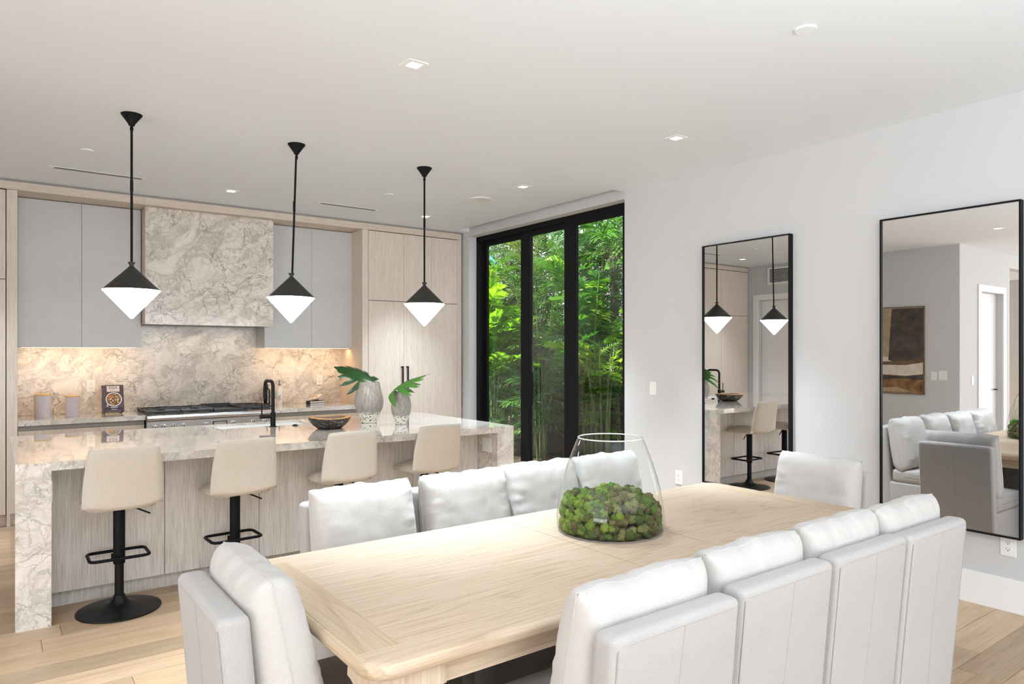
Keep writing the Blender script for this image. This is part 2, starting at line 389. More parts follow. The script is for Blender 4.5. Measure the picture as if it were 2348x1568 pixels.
# left wall door and hall door
def door(name, axis, c, a0, a1, zt, hand):
    """axis: plane coordinate; door leaf set back in its jamb"""
    f = (lambda a, d: (d, a)) if axis == 'x' else (lambda a, d: (a, d))
    sg = 1 if axis == 'x' else -1
    def bb(mb, a_0, a_1, d0, d1, z0, z1, bev=.002):
        p, q = f(a_0, c+sg*d0), f(a_1, c+sg*d1)
        return mb.box(min(p[0], q[0]), max(p[0], q[0]), min(p[1], q[1]), max(p[1], q[1]), z0, z1, bev, 1)
    lo = struct(bb(MB(), a0+.002, a1-.002, -.13, -.09, .005, zt-.002).build(name, M['trim'], None, 0))
    for z0, z1 in ((.12, 1.14), (1.19, zt-.12)):
        bb(MB(), a0+.12, a1-.12, -.091, -.084, z0, z1, .004).build('door_panel', M['trim'], lo, 0)
    hx = hand
    p = f(hx, c+sg*-.085); h2 = f(hx, c+sg*-.045); sgn = 1 if hx < (a0+a1)/2 else -1; h3 = f(hx+sgn*.11, c+sg*-.045)
    MB().tube([(p[0], p[1], .95), (h2[0], h2[1], .95), (h3[0], h3[1], .95)], .009).build('door_handle', M['black'], lo)
    t = MB()
    bb(t, a0-.1, a0, 0, .018, 0, zt+.1); bb(t, a1, a1+.1, 0, .018, 0, zt+.1); bb(t, a0, a1, 0, .018, zt, zt+.1)
    return struct(t.build('trim_' + name[-1], M['trim'], None, 0))
door('door_1', 'x', XL, 6.37, 7.285, 2.43, 6.45)
door('door_2', 'y', RY, -2.9, -2.05, 2.41, -2.82)
v = thing('air_vent', 'white louvred return air vent high on the left wall', 'vent', (XL, 6.85, 2.84))
MB().box(XL, XL+.015, 6.6, 7.1, 2.69, 2.725, .002).box(XL, XL+.015, 6.6, 7.1, 2.955, 2.99, .002).box(XL, XL+.015, 6.6, 6.635, 2.725, 2.955, .002).box(XL, XL+.015, 7.065, 7.1, 2.725, 2.955, .002).build('vent_frame', M['plastic'], v, 0)
box('vent_back', M['slot'], v, XL+.001, XL+.003, 6.63, 7.07, 2.72, 2.96)
for i in range(11):
    z = 2.735+i*.0205
    MB().prism([(0.003, z), (.012, z-.008), (.013, z-.006), (.004, z+.002)], lambda a, b, d: (XL+a, d, b), 6.635, 7.065).build('vent_slat', M['plastic'], v, 0)

# painting on the left wall (seen in the big mirror)
p = thing('abstract_painting', 'abstract brown, black and cream painting hanging on the left wall', 'painting', (XL, 5.1, 1.55))
Y0, Y1, Z0, Z1 = 4.545, 5.75, .905, 2.19
M['cream'] = plain('paint_cream', (.62, .56, .46, 1), .7, noise_amt=.15); M['umber'] = plain('paint_umber', (.055, .042, .033, 1), .6, noise_amt=.5)
M['ochre'] = plain('paint_ochre', (.20, .10, .035, 1), .6, noise_amt=.7); M['brown'] = plain('paint_brown', (.13, .075, .04, 1), .6, noise_amt=.3)
M['tan'] = plain('paint_tan', (.36, .27, .17, 1), .7, noise_amt=.2)
MB().box(XL, XL+.03, Y0, Y1, Z0, Z0+.012, .001).box(XL, XL+.03, Y0, Y1, Z1-.012, Z1, .001).box(XL, XL+.03, Y0, Y0+.012, Z0, Z1, .001).box(XL, XL+.03, Y1-.012, Y1, Z0, Z1, .001).build('frame', M['brown'], p, 0)
box('canvas', M['cream'], p, XL+.002, XL+.02, Y0+.012, Y1-.012, Z0+.012, Z1-.012)
def shape(m, pts, d): MB().prism(pts, lambda a, b, e: (XL+.02+e, a, b), -.002, d).build('paint_shape', M[m], p, 0)
shape('tan', [(5.02, 1.45), (5.0, 2.17), (5.73, 2.17), (5.73, 1.47)], .0004)
shape('umber', [(4.56, 1.42), (4.56, 2.17), (5.0, 2.17), (5.05, 1.4), (4.9, 1.36)], .0008)
shape('brown', [(4.56, 1.37), (4.56, 1.46), (4.8, 1.39), (5.1, 1.38), (5.4, 1.40), (5.3, 1.33), (4.8, 1.33)], .0012)
shape('ochre', [(4.56, .92), (4.56, 1.2), (4.8, 1.17), (5.2, 1.19), (5.73, 1.15), (5.73, .92)], .0006)
shape('umber', [(4.56, 1.12), (4.56, 1.2), (4.8, 1.17), (5.2, 1.17), (5.3, 1.1), (4.9, 1.13)], .0010)
shape('tan', [(4.7, .93), (4.9, 1.0), (5.3, .98), (5.5, .93)], .0012)

def plate(name, label, cat, c, axis, wdt, hgt, kind, group=None, off=1):
    """wall plate; axis = outward normal axis ('x-','x+','y-')"""
    t = thing(name, label, cat, c, group)
    def f(a, b, d):
        if axis == 'x-': return (c[0]-d, c[1]+a, c[2]+b)
        if axis == 'x+': return (c[0]+d, c[1]+a, c[2]+b)
        return (c[0]+a, c[1]-d, c[2]+b)
    def bx(a0, a1, b0, b1, d0, d1, nm, m, bev=0):
        p, q = f(a0, b0, d0), f(a1, b1, d1)
        return MB().box(min(p[0], q[0]), max(p[0], q[0]), min(p[1], q[1]), max(p[1], q[1]), p[2], q[2], bev, 1).build(nm, m, t, 0)
    bx(-wdt/2, wdt/2, -hgt/2, hgt/2, 0, .006, 'cover_plate', M['plastic'], .0015)
    if kind == 'outlet':
        for s in (-1, 1):
            bx(-.017, .017, s*.02-.0145, s*.02+.0145, .006, .008, 'socket', M['plastic'], .0006)
            bx(-.009, -.0065, s*.02-.001, s*.02+.008, .008, .0083, 'slot', M['slot']); bx(.0065, .009, s*.02-.001, s*.02+.008, .008, .0083, 'slot', M['slot'])
            bx(-.003, .003, s*.02-.0095, s*.02-.004, .008, .0083, 'slot', M['slot'])
    else:
        n = max(1, round(wdt/.07)) if kind == 'switch' else 1
        for i in range(n):
            o = (i-(n-1)/2)*.046
            bx(o-.0165, o+.0165, -.033, .033, .006, .0085, 'rocker', M['plastic'], .0008)
            bx(o-.008, o+.008, -.022, -.0205, .0085, .0088, 'slot', M['gapmetal'])
    return t
plate('light_switch', 'white rocker light switch on the grey wall right of the window', 'switch', (XR, 4.305, 1.197), 'x-', .075, .12, 'switch')
plate('wall_outlet', 'white double outlet low on the wall behind the table end', 'outlet', (XR, 4.01, .433), 'x-', .075, .12, 'outlet')
plate('wall_outlet', 'white double outlet below the large mirror', 'outlet', (XR, 1.55, .385), 'x-', .08, .12, 'outlet')
plate('light_switch', 'white two gang switch beside the abstract painting', 'switch', (XL, 4.42, 1.18), 'x+', .075, .12, 'switch')
plate('thermostat', 'small white thermostat panel next to the two gang switch', 'thermostat', (XL, 4.30, 1.19), 'x+', .11, .13, 'panel')
plate('light_switch', 'single white switch left of the hall door', 'switch', (-1.765, RY, 1.115), 'y-', .075, .12, 'switch')

# ------------------------------------------------------------------ window
WX = 4.905
wn = MB()
wn.box(WX, WX+.13, WY0, WY1, WZ-.055, WZ).box(WX, WX+.13, WY1-.045, WY1, 0, WZ).box(WX, WX+.13, WY0, WY0+.035, 0, WZ).box(WX, WX+.13, WY0, WY1, -.01, .045)
wn.box(WX-.004, WX+.03, WY0, WY1, WZ-.022, WZ-.018)
win = struct(wn.build('window_1', M['frame'], None, 0))
def sash(y0, y1, x, l, r):
    s = MB(); t = .035
    s.box(x, x+t, y0, y0+r, .045, WZ-.055, .002, 1).box(x, x+t, y1-l, y1, .045, WZ-.055, .002, 1)
    s.box(x, x+t, y0+r, y1-l, WZ-.055-.062, WZ-.055, .002, 1).box(x, x+t, y0+r, y1-l, .045, .13, .002, 1)
    s.build('sash', M['frame'], win, 0)
    box('window_pane', M['glass'], win, x+.016, x+.018, y0+r-.004, y1-l+.004, .126, WZ-.113)
sash(6.36, WY1-.045, WX+.085, .065, .105)
sash(5.555, 6.500, WX+.045, .174, .1)
sash(WY0+.035, 5.676, WX+.005, .192, .115-.005)
ph = thing('door_pull', 'slim black pull on the middle glass panel', 'handle', (WX+.04, 6.335, 1.1))
MB().box(WX+.02, WX+.032, 6.325, 6.345, .92, 1.28, .003).box(WX+.03, WX+.047, 6.33, 6.34, .95, .97).box(WX+.03, WX+.047, 6.33, 6.34, 1.23, 1.25).build('pull_bar', M['black'], ph, 0)

# ------------------------------------------------------------------ mirrors
def wall_mirror(y0, y1, z0, z1, label):
    t = thing('wall_mirror', label, 'mirror', (XR, (y0+y1)/2, z0), 'tall black framed mirrors')
    x0 = XR-.05; e = .009
    MB().box(x0, XR-.002, y0, y0+e, z0, z1).box(x0, XR-.002, y1-e, y1, z0, z1).box(x0, XR-.002, y0+e, y1-e, z0, z0+e).box(x0, XR-.002, y0+e, y1-e, z1-e, z1).build('mirror_frame', M['frame'], t, 0)
    box('mirror_glass', M['mirror'], t, x0+.012, x0+.018, y0+e, y1-e, z0+e, z1-e)
wall_mirror(2.928, 3.724, .44, 2.408, 'tall black framed mirror nearer the window, reflecting the bar stools')
wall_mirror(1.474, 2.270, .44, 2.408, 'tall black framed mirror at far right, reflecting the dining chairs')

# ------------------------------------------------------------------ ceiling fittings
def downlight(x, y, label, watts=620):
    t = thing('recessed_downlight', label, 'ceiling light', (x, y, ZC), 'square recessed downlights')
    a, b = .058, .034
    m = MB(); m.box(x-a, x+a, y-a, y-b, ZC-.004, ZC).box(x-a, x+a, y+b, y+a, ZC-.004, ZC).box(x-a, x-b, y-b, y+b, ZC-.004, ZC).box(x+b, x+a, y-b, y+b, ZC-.004, ZC)
    m.build('light_trim', M['plastic'], t, 0)
    box('light_lens', M['led'], t, x-b, x+b, y-b, y+b, ZC-.0025, ZC-.0005)
    light('downlight_beam', 'SPOT', (x, y, ZC-.006), (0, 0, 0), watts, (.79, .905, 1.0), spot_size=1.25, spot_blend=1.0, shadow_soft_size=.03)
for x, y, lb in ((1.77, 3.25, 'square downlight at the top of the photo above the dining table'), (3.865, 3.26, 'square downlight near the right wall, between island and mirrors'),
                 (3.88, 5.06, 'square downlight closest to the glass doors, right of third pendant'), (1.78, 6.83, 'square downlight above the range between the two slot vents'),
                 (3.86, 6.82, 'square downlight in front of the pantry, behind third pendant rod'), (-.31, 6.9, 'square downlight near the kitchen door, seen in the narrower mirror view'),
                 (-.35, 3.3, 'square downlight seen reflected at the top of the right mirror')):
    downlight(x, y, lb, 230 if x < 0 else 430 if y > 6.5 else 680)   # left and rear beams turned down to soften their light pools
def disc(name, x, y, r, label, cat, group=None):
    t = thing(name, label, cat, (x, y, ZC), group)
    MB().lathe([(r, 0), (r, -.004), (r*.93, -.008), (r*.9, -.007)], (x, y, ZC), 40).build('cover', M['plastic'], t)
    MB().lathe([(r*.88, -.0072), (r*.88, -.0082), (r*.5, -.0086)], (x, y, ZC), 40).build('face', M['ceil'] if r < .1 else M['plastic'], t)
disc('sprinkler_cap', .55, 6.09, .045, 'small round white sprinkler cap left of the first pendant', 'sprinkler', 'sprinkler caps')
disc('sprinkler_cap', 3.035, 6.07, .043, 'small round white sprinkler cap between second and third pendants', 'sprinkler', 'sprinkler caps')
disc('sprinkler_cap', 3.046, 1.80, .05, 'round white sprinkler cap at upper right of the ceiling', 'sprinkler', 'sprinkler caps')
disc('ceiling_speaker', 3.86, 5.735, .115, 'large round white ceiling speaker near the window header', 'speaker')
def slot_vent(x0, x1, y, label):
    t = thing('slot_diffuser', label, 'vent', ((x0+x1)/2, y, ZC), 'linear slot vents')
    box('vent_flange', M['plastic'], t, x0, x1, y-.035, y+.035, ZC-.004, ZC, .001, 1)
    for d in (-.014, .014): box('vent_slot', M['slot'], t, x0+.035, x1-.035, y+d-.009, y+d+.009, ZC-.0046, ZC-.0035)
slot_vent(.35, 1.06, 6.81, 'linear slot air vent above the left grey cabinets')
slot_vent(2.62, 3.29, 6.835, 'linear slot air vent above the right grey cabinets')

# ------------------------------------------------------------------ pendants
def pendant(x, y, dx, label):
    t = thing('pendant_light', label, 'pendant light', (x, y, ZC), 'diamond pendants over the island')
    z = lambda q: q-ZC
    lx = lambda q: (x+dx*(ZC-q)/1.0)
    MB().lathe([(.062, 0), (.062, -.004), (.02, -.062), (.019, -.07), (.013, -.074)], (x, y, ZC), 36).build('canopy', M['black'], t)
    MB().lathe([(.004, -.07), (.0095, -.082), (.011, -.094), (.008, -.108), (.006, -.112)], (x, y, ZC), 16).build('swivel_joint', M['black'], t)
    MB().tube([(lx(2.95), y, 2.95), (lx(2.09), y, 2.09)], .0075, 12).build('rod', M['black'], t)
    MB().lathe([(.009, .07), (.0095, 0), (.0075, -.005)], (lx(2.52), y, 2.55), 14).build('coupler', M['black'], t)
    sx = lx(1.92)
    MB().lathe([(.021, 2.098), (.021, 2.094), (.0125, 2.08), (.013, 2.072), (.022, 2.062), (.158, 1.927), (.164, 1.92), (.160, 1.919)], (sx, y, 0), 56).build('shade', M['shade'], t)
    MB().lathe([(.1600, 1.9215), (.1645, 1.9205), (.1655, 1.918), (.011, 1.744), (.007, 1.7405), (.003, 1.739)], (lx(1.8), y, 0), 56).build('diffuser', M['lamp'], t)
pendant(.697, 5.005, 0, 'black cone pendant over the left end of the island')
pendant(1.763, 5.012, -.033, 'black cone pendant over the middle of the island, hanging slightly askew')
pendant(2.835, 5.03, 0, 'black cone pendant over the right end of the island')

# ------------------------------------------------------------------ kitchen back wall
G = .0025
def doorface(parent, m, x0, x1, z0, z1, y, th=.02, name='cabinet_door'):
    return box(name, m, parent, x0+G/2, x1-G/2, y, y+th, z0+G/2, z1-G/2, .0012, 1)
# left tall cabinet
t = thing('tall_cabinet', 'tall pale oak cabinet at the far left edge', 'cabinet', (-.6, 7.8, 0))
box('cabinet_body', M['lam_dark'], t, XL+.01, .135, YB+.021, 8.14, .1, 2.94)
box('end_panel', M['lam'], t, .078, .156, YB, 8.14, .0, 2.945, .001, 1)
doorface(t, M['lam'], -.55, .072, .105, 2.158, YB); doorface(t, M['lam'], -.55, .072, 2.162, 2.94, YB)
doorface(t, M['lam'], XL+.01, -.552, .105, 2.158, YB); doorface(t, M['lam'], XL+.01, -.552, 2.162, 2.94, YB)
box('toe_kick', M['lamx'], t, XL+.01, .076, YB+.05, YB+.07, 0, .1)
# fascia beam below the ceiling
t = thing('cabinet_fascia', 'long oak fascia running along the ceiling above the cabinets', 'fascia', (1.7, YB, 2.95))
for a, b in ((XL+.005, 1.15), (1.15, 2.42), (2.42, 4.762)):
    box('fascia_board', M['lamx'], t, a+.0006, b-.0006, YB-.004, YB+.018, 2.948, 3.018, .0008, 1)
box('fascia_soffit', M['lamx'], t, XL+.005, 4.76, YB+.018, 8.14, 2.948, 2.965)
box('shadow_reveal', M['gapmetal'], t, XL+.005, 4.762, YB+.006, YB+.03, 3.018, ZC-.001)
def upper(label, x0, xm, x1):
    t = thing('upper_cabinet', label, 'cabinet', ((x0+x1)/2, 7.95, 1.57), 'grey wall cabinets')
    box('cabinet_body', M['grey'], t, x0+.002, x1-.002, 7.822, 8.12, 1.572, 2.945)
    doorface(t, M['grey'], x0, xm, 1.566, 2.94, 7.8); doorface(t, M['grey'], xm, x1, 1.566, 2.94, 7.8)
    box('light_strip', M['ledwarm'], t, x0+.03, x1-.03, 7.86, 7.872, 1.566, 1.572)
    light('cabinet_strip_glow', 'AREA', ((x0+x1)/2, 7.88, 1.560), (math.radians(14), 0, 0), 2.3, (1, .61, .27), shape='RECTANGLE', size=x1-x0-.06, size_y=.03)
upper('pair of flat grey wall cabinets left of the marble hood', .162, .662, 1.17)
upper('pair of flat grey wall cabinets right of the marble hood', 2.385, 2.922, 3.418)
t = thing('range_hood', 'tall marble clad range hood above the cooker', 'range hood', (1.79, 7.85, 1.8))
box('hood_front', M['marble'], t, 1.172, 2.413, 7.58, 7.60, 1.797, 2.946, .001, 1)
MB().box(1.176, 1.19, 7.60, 8.12, 1.80, 2.946).box(2.395, 2.411, 7.60, 8.12, 1.8, 2.946).build('hood_side', M['lam'], t, 0)
box('hood_underside', M['steel'], t, 1.19, 2.395, 7.60, 8.12, 1.862, 1.88)
for x in (1.45, 1.79, 2.13): 
    MB().lathe([(.02, 1.8618), (.02, 1.8608), (.012, 1.8605)], (x, 7.84, 0), 20).build('hood_lamp', M['ledwarm'], t)
    light('hood_lamp_beam', 'SPOT', (x, 7.87, 1.855), (math.radians(14), 0, 0), 2.2, (1, .80, .56), spot_size=2.0, spot_blend=.6, shadow_soft_size=.03)
bsp = tag(MB().box(.158, 3.43, 8.12, 8.148, .915, 1.799).build('backsplash', M['marble'], None, 0, (1.8, 8.12, .914)), 'beige veined marble backsplash behind the range and counters', 'backsplash')
# counters
def counter(label, x0, x1):
    o = MB().box(x0, x1, 7.50, 8.12, .869, .914, .0015, 1).build('countertop', M['marble_top'], None, 0, ((x0+x1)/2, 7.8, .869))
    tag(o, label, 'countertop', 'back wall countertops')
counter('marble countertop left of the range carrying the canisters', .158, 1.166); counter('marble countertop right of the range carrying the oil bottles', 2.394, 3.43)
def basecab(label, x0, x1, xs):
    t = thing('base_cabinet', label, 'cabinet', ((x0+x1)/2, 7.8, 0), 'base cabinets along the back wall')
    box('cabinet_body', M['lam_dark'], t, x0, x1, 7.552, 8.12, .1, .866)
    box('finger_channel', M['gapmetal'], t, x0, x1, 7.545, 7.556, .826, .866)
    e = [x0]+xs+[x1]
    for a, b in zip(e, e[1:]): doorface(t, M['lam'], a, b, .105, .825, 7.53)
    box('toe_kick', M['lamx'], t, x0, x1, 7.58, 7.6, 0, .1)
basecab('oak base cabinet left of the range, below the canisters', .158, 1.160, [.785]); basecab('oak base cabinet right of the range, below the oil bottles', 2.40, 3.43, [2.796])
# range
t = thing('range_cooker', 'wide stainless steel range with black cast iron grates', 'range', (1.78, 7.78, 0))
R0, R1 = 1.168, 2.392
box('range_body', M['steel'], t, R0, R1, 7.50, 8.115, .1, .912, .003, 1)
MB().prism([(7.50, .855), (7.43, .858), (7.415, .872), (7.412, .888), (7.418, .904), (7.44, .914), (7.50, .916)], lambda a, b, d: (d, a, b), R0, R1).build('bullnose', M['steel'], t, 50)
box('control_panel', M['steel'], t, R0, R1, 7.455, 7.5, .70, .853, .002, 1)
box('oven_door', M['steel'], t, R0+.01, R1-.01, 7.46, 7.5, .14, .69, .004, 1)
MB().tube([(R0+.06, 7.41, .64), (R1-.06, 7.41, .64)], .014).tube([(R0+.1, 7.41, .64), (R0+.1, 7.47, .64)], .009).tube([(R1-.1, 7.41, .64), (R1-.1, 7.47, .64)], .009).build('oven_handle', M['steel'], t)
box('back_trim', M['steel'], t, R0, R1, 8.08, 8.118, .912, .957, .003, 1)
box('cooktop', M['iron'], t, R0+.012, R1-.012, 7.47, 8.08, .912, .918)
for xk in (1.235, 1.318, 1.405, 1.49, 1.70, 1.965, 2.165, 2.285):
    kb = MB().lathe([(.026, 0), (.026, .006), (.019, .01), (.0185, .035), (.015, .038)], (0, 0, 0), 24)
    bmesh.ops.transform(kb.bm, matrix=Matrix.Translation((xk, 7.455, .80)) @ Matrix.Rotation(PI/2, 4, 'X'), verts=kb.bm.verts)
    ko = kb.build('knob', M['steel'], t)
    box('knob_grip', M['iron'], ko, xk-.003, xk+.003, 7.413, 7.418, .785, .815)
box('display', M['jet'], t, 1.765, 1.905, 7.452, 7.456, .775, .825, .002, 1)
box('display_glass', M['steel'], t, 1.775, 1.895, 7.4505, 7.4525, .783, .818)
cw = (R1-R0)/4
for i in (0, 1, 3):
    x0 = R0+i*cw+.008; x1 = R0+(i+1)*cw-.008; m = MB(); za, zb = .935, .953
    m.box(x0, x1, 7.475, 7.49, za, zb, .002, 1).box(x0, x1, 8.05, 8.065, za, zb, .002, 1).box(x0, x0+.014, 7.49, 8.05, za, zb, .002, 1).box(x1-.014, x1, 7.49, 8.05, za, zb, .002, 1)
    m.box(x0, x1, 7.762, 7.778, za, zb, .002, 1)
    for yc in (7.625, 7.915):
        xc = (x0+x1)/2
        for a in range(8):
            c, s_ = math.cos(a*PI/4), math.sin(a*PI/4); r1 = .135
            if abs(c) > .9: r1 = (x1-x0)/2
            m.tube([(xc+c*.045, yc+s_*.045, zb-.006), (xc+c*r1, yc+s_*r1, zb-.006)], .006, 6)
    for xx in (x0+.01, x1-.01):
        for yy in (7.482, 7.77, 8.057): m.box(xx-.008, xx+.008, yy-.008, yy+.008, .917, za)
    go = m.build('grate', M['iron'], t)
    for yc in (7.625, 7.915): MB().lathe([(.045, .918), (.045, .928), (.03, .934), (.01, .936)], ((x0+x1)/2, yc, 0), 24).build('burner', M['iron'], go)
gx0, gx1 = R0+2*cw+.004, R0+3*cw-.004
MB().box(gx0, gx1, 7.475, 7.50, .917, .944, .002, 1).box(gx0, gx0+.015, 7.5, 8.06, .917, .95, .002, 1).box(gx1-.015, gx1, 7.5, 8.06, .917, .95, .002, 1).box(gx0, gx1, 8.03, 8.07, .917, .965, .002, 1).box(gx0+.015, gx1-.015, 7.5, 8.03, .917, .927).build('griddle', M['iron'], t, 0)
# pantry
t = thing('pantry_cabinet', 'full height pale oak pantry cabinet with black bar handles', 'cabinet', (4.1, 7.8, 0))
box('cabinet_body', M['lam_dark'], t, 3.44, 4.74, YB+.021, 8.14, .1, 2.94)
box('side_panel', M['lam'], t, 3.409, 3.483, YB, 8.14, 0, 2.946, .001, 1)
box('filler_panel', M['lam'], t, 4.698, 4.762, YB, 8.14, 0, 2.946, .001, 1)
doorface(t, M['lam'], 3.486, 3.944, .105, 2.126, YB)
doorface(t, M['lam'], 3.944, 4.696, .105, 2.126, YB)
doorface(t, M['lam'], 3.486, 3.944, 2.130, 2.941, YB); doorface(t, M['lam'], 3.944, 4.32, 2.130, 2.941, YB); doorface(t, M['lam'], 4.32, 4.696, 2.130, 2.941, YB)
box('toe_kick', M['lamx'], t, 3.486, 4.696, YB+.05, YB+.07, 0, .1)
for x in (3.912, 3.982):
    MB().box(x-.008, x+.008, YB-.045, YB-.033, .52, 1.355, .002, 1).box(x-.008, x+.008, YB-.033, YB, .525, .54).box(x-.008, x+.008, YB-.033, YB, 1.338, 1.353).build('bar_handle', M['black'], t, 0)

# ------------------------------------------------------------------ island
I = dict(x0=.086, x1=3.460, y0=4.641, y1=6.21)
lw = .165
SX0, SX1, SY0, SY1 = 1.43, 2.16, 5.80, 6.155
im = MB()
for a in ((I['x0'], I['x1'], I['y0'], SY0), (I['x0'], I['x1'], SY1, I['y1']), (I['x0'], SX0, SY0, SY1), (SX1, I['x1'], SY0, SY1)):
    im.box(a[0], a[1], a[2], a[3], .865, .914)
im.box(I['x0'], I['x0']+lw, I['y0'], I['y1'], 0, .865); im.box(I['x1']-lw, I['x1'], I['y0'], I['y1'], 0, .865)
bmesh.ops.remove_doubles(im.bm, verts=im.bm.verts, dist=.0005)
isl = tag(im.build('island_worktop', M['marble_top'], None, 0, (1.77, 5.4, 0)), 'veined marble waterfall worktop of the kitchen island', 'worktop')
t = thing('kitchen_island', 'greyed oak island cabinet under the marble waterfall worktop', 'kitchen island', (1.77, 5.5, 0))
ix0, ix1 = I['x0']+lw+.002, I['x1']-lw-.002
MB().box(ix0, SX0-.03, 4.942, 6.17, .1, .862).box(SX1+.03, ix1, 4.942, 6.17, .1, .862).box(SX0-.03, SX1+.03, 4.942, 5.78, .1, .862).build('island_body', M['lam_dark'], t, 0)
edges = [ix0, .873, 1.468, 2.07, 2.67, ix1]
for a, b in zip(edges, edges[1:]): box('island_panel', M['lam_grey'], t, a+.0015, b-.0015, 4.92, 4.941, .1, .863, .001, 1)
box('toe_kick', M['lam_grey'], t, ix0, ix1, 4.985, 5.0, 0, .099)
bx_ = [ix0, .86, 1.43, 2.16, 2.73, ix1]
for a, b in zip(bx_, bx_[1:]): box('rear_door', M['lam_grey'], t, a+.0015, b-.0015, 6.171, 6.19, .1, .862, .001, 1)
plate('island_outlet', 'white rocker outlet on the inner side of the right island leg', 'outlet', (I['x1']-lw, 4.79, .752), 'x-', .125, .118, 'switch')
plate('island_outlet', 'white outlet on the inner side of the left island leg, seen edge on', 'outlet', (I['x0']+lw, 4.70, .745), 'x+', .08, .12, 'outlet')
# sink, tap, air switch
t = thing('kitchen_sink', 'white undermount sink set in the island', 'sink', ((SX0+SX1)/2, (SY0+SY1)/2, .66))
MB().box(SX0-.015, SX1+.015, SY0-.015, SY1+.015, .655, .665).box(SX0-.015, SX0-.002, SY0-.015, SY1+.015, .665, .8655).box(SX1+.002, SX1+.015, SY0-.015, SY1+.015, .665, .8655).box(SX0-.002, SX1+.002, SY0-.015, SY0-.002, .665, .8655).box(SX0-.002, SX1+.002, SY1+.002, SY1+.015, .665, .8655).build('basin', M['sink'], t, 0)
MB().box(SX0+.0005, SX1-.0005, SY1-.004, SY1-.0005, .664, .899).box(SX0+.0005, SX0+.004, SY0+.0005, SY1-.004, .664, .899).box(SX1-.004, SX1-.0005, SY0+.0005, SY1-.004, .664, .899).build('basin_lip', M['sink'], t, 0)
MB().lathe([(.04, .666), (.04, .668), (.02, .667)], ((SX0+SX1)/2, (SY0+SY1)/2, 0), 24).build('drain', M['steel'], t)
FX, FY = 1.828, 5.752
t = thing('kitchen_faucet', 'matte black gooseneck tap beside the island sink', 'faucet', (FX, FY, .914))
MB().lathe([(.031, .914), (.031, .918), (.021, .92), (.0205, 1.03), (.0145, 1.032)], (FX, FY, 0), 28).build('faucet_base', M['blackgloss'], t)
arc = [(FX, FY, 1.02), (FX, FY, 1.22)]
dirv = Vector((-.3, .95, 0)).normalized(); rr = .058
# spout arches over the basin, seen from the side it bends towards the left
sv = Vector((-.02, 1, 0)).normalized()
for a in range(0, 10):
    th = PI/2*a/9; arc.append((FX+sv.x*.05*(1-math.cos(th)), FY+sv.y*.05*(1-math.cos(th)), 1.235+.05*math.sin(th)))
q = .195
for a in range(1, 10):
    th = PI/2*a/9; d = q-.045+.045*math.sin(th); arc.append((FX+sv.x*d, FY+sv.y*d, 1.285-.045*(1-math.cos(th))))
arc.append((FX+sv.x*q, FY+sv.y*q, 1.22))
MB().tube(arc, .0138, 14).build('spout', M['blackgloss'], t)
MB().tube([(FX+sv.x*q, FY+sv.y*q, 1.225), (FX+sv.x*q, FY+sv.y*q, 1.135)], .0165, 16).build('spray_head', M['blackgloss'], t)
hv = Vector((-1, .1, 0)).normalized()
MB().tube([(FX, FY, 1.0), (FX+hv.x*.105, FY+hv.y*.105, 1.0)], .0175, 16).tube([(FX+hv.x*.088, FY+hv.y*.088, 1.01), (FX+hv.x*.088, FY+hv.y*.088, 1.115)], .0052, 10).build('lever', M['blackgloss'], t)
tag(MB().lathe([(.024, .914), (.024, .917), (.017, .919), (.016, .924), (.005, .925)], (2.0, 5.72, 0), 24).build('air_switch', M['black'], None, 35, (2.0, 5.72, .914)), 'small round black air switch button on the island beside the tap', 'button')

# ------------------------------------------------------------------ bowl, vases, leaves
BX, BY = 2.154, 5.36
t = thing('wooden_bowl', 'dark rough bark wooden bowl with an orange inside on the island', 'bowl', (BX, BY, .914))
m, nt, b = mat('dark_bark'); n = N(nt, 'ShaderNodeTexNoise', _Scale=30.0, _Detail=8.0, _Roughness=.7); L(nt, coords(nt, (1, 1, 2.2), (.5, .3, 0)), n.inputs['Vector'])
L(nt, ramp(nt, n.outputs['Fac'], [(.46, (.012, .010, .009)), (.55, (.05, .04, .032)), (.63, (.36, .31, .25))]), b.inputs['Base Color']); b.inputs['Roughness'].default_value = .35; bump(nt, b, n.outputs['Fac'], .6, .01); M['bowlout'] = m
M['bowlin'] = plain('honey_wood', (.56, .29, .10, 1), .4, noise_amt=.3)
def wob(a, k): return 1+.035*math.sin(2*a+.6)+.03*math.sin(3*a+k)
def bowl_rings(prof, name, mm):
    o = MB(); n = 48; rings = []
    for r, z in prof:
        rings.append([o.bm.verts.new((BX+r*wob(2*PI*k/n, 1)*1.03*math.cos(2*PI*k/n), BY+r*wob(2*PI*k/n, 1)*math.sin(2*PI*k/n), .914+z*(1+.035*math.sin(2*PI*k/n*2+1.2)*(z/.09)))) for k in range(n)])
    for a, c in zip(rings, rings[1:]):
        for k in range(n): o.bm.faces.new((a[k], a[(k+1) % n], c[(k+1) % n], c[k]))
    o.bm.faces.new(rings[0][::-1]); o.bm.faces.new(rings[-1]); return o.build(name, mm, t)
bowl_rings([(.082, 0), (.095, .004), (.130, .032), (.153, .06), (.163, .08), (.160, .088)], 'bowl_shell', M['bowlout'])
bowl_rings([(.1605, .0875), (.156, .0905), (.122, .0905), (.114, .084), (.09, .066), (.03, .060)], 'bowl_inside', M['bowlin'])

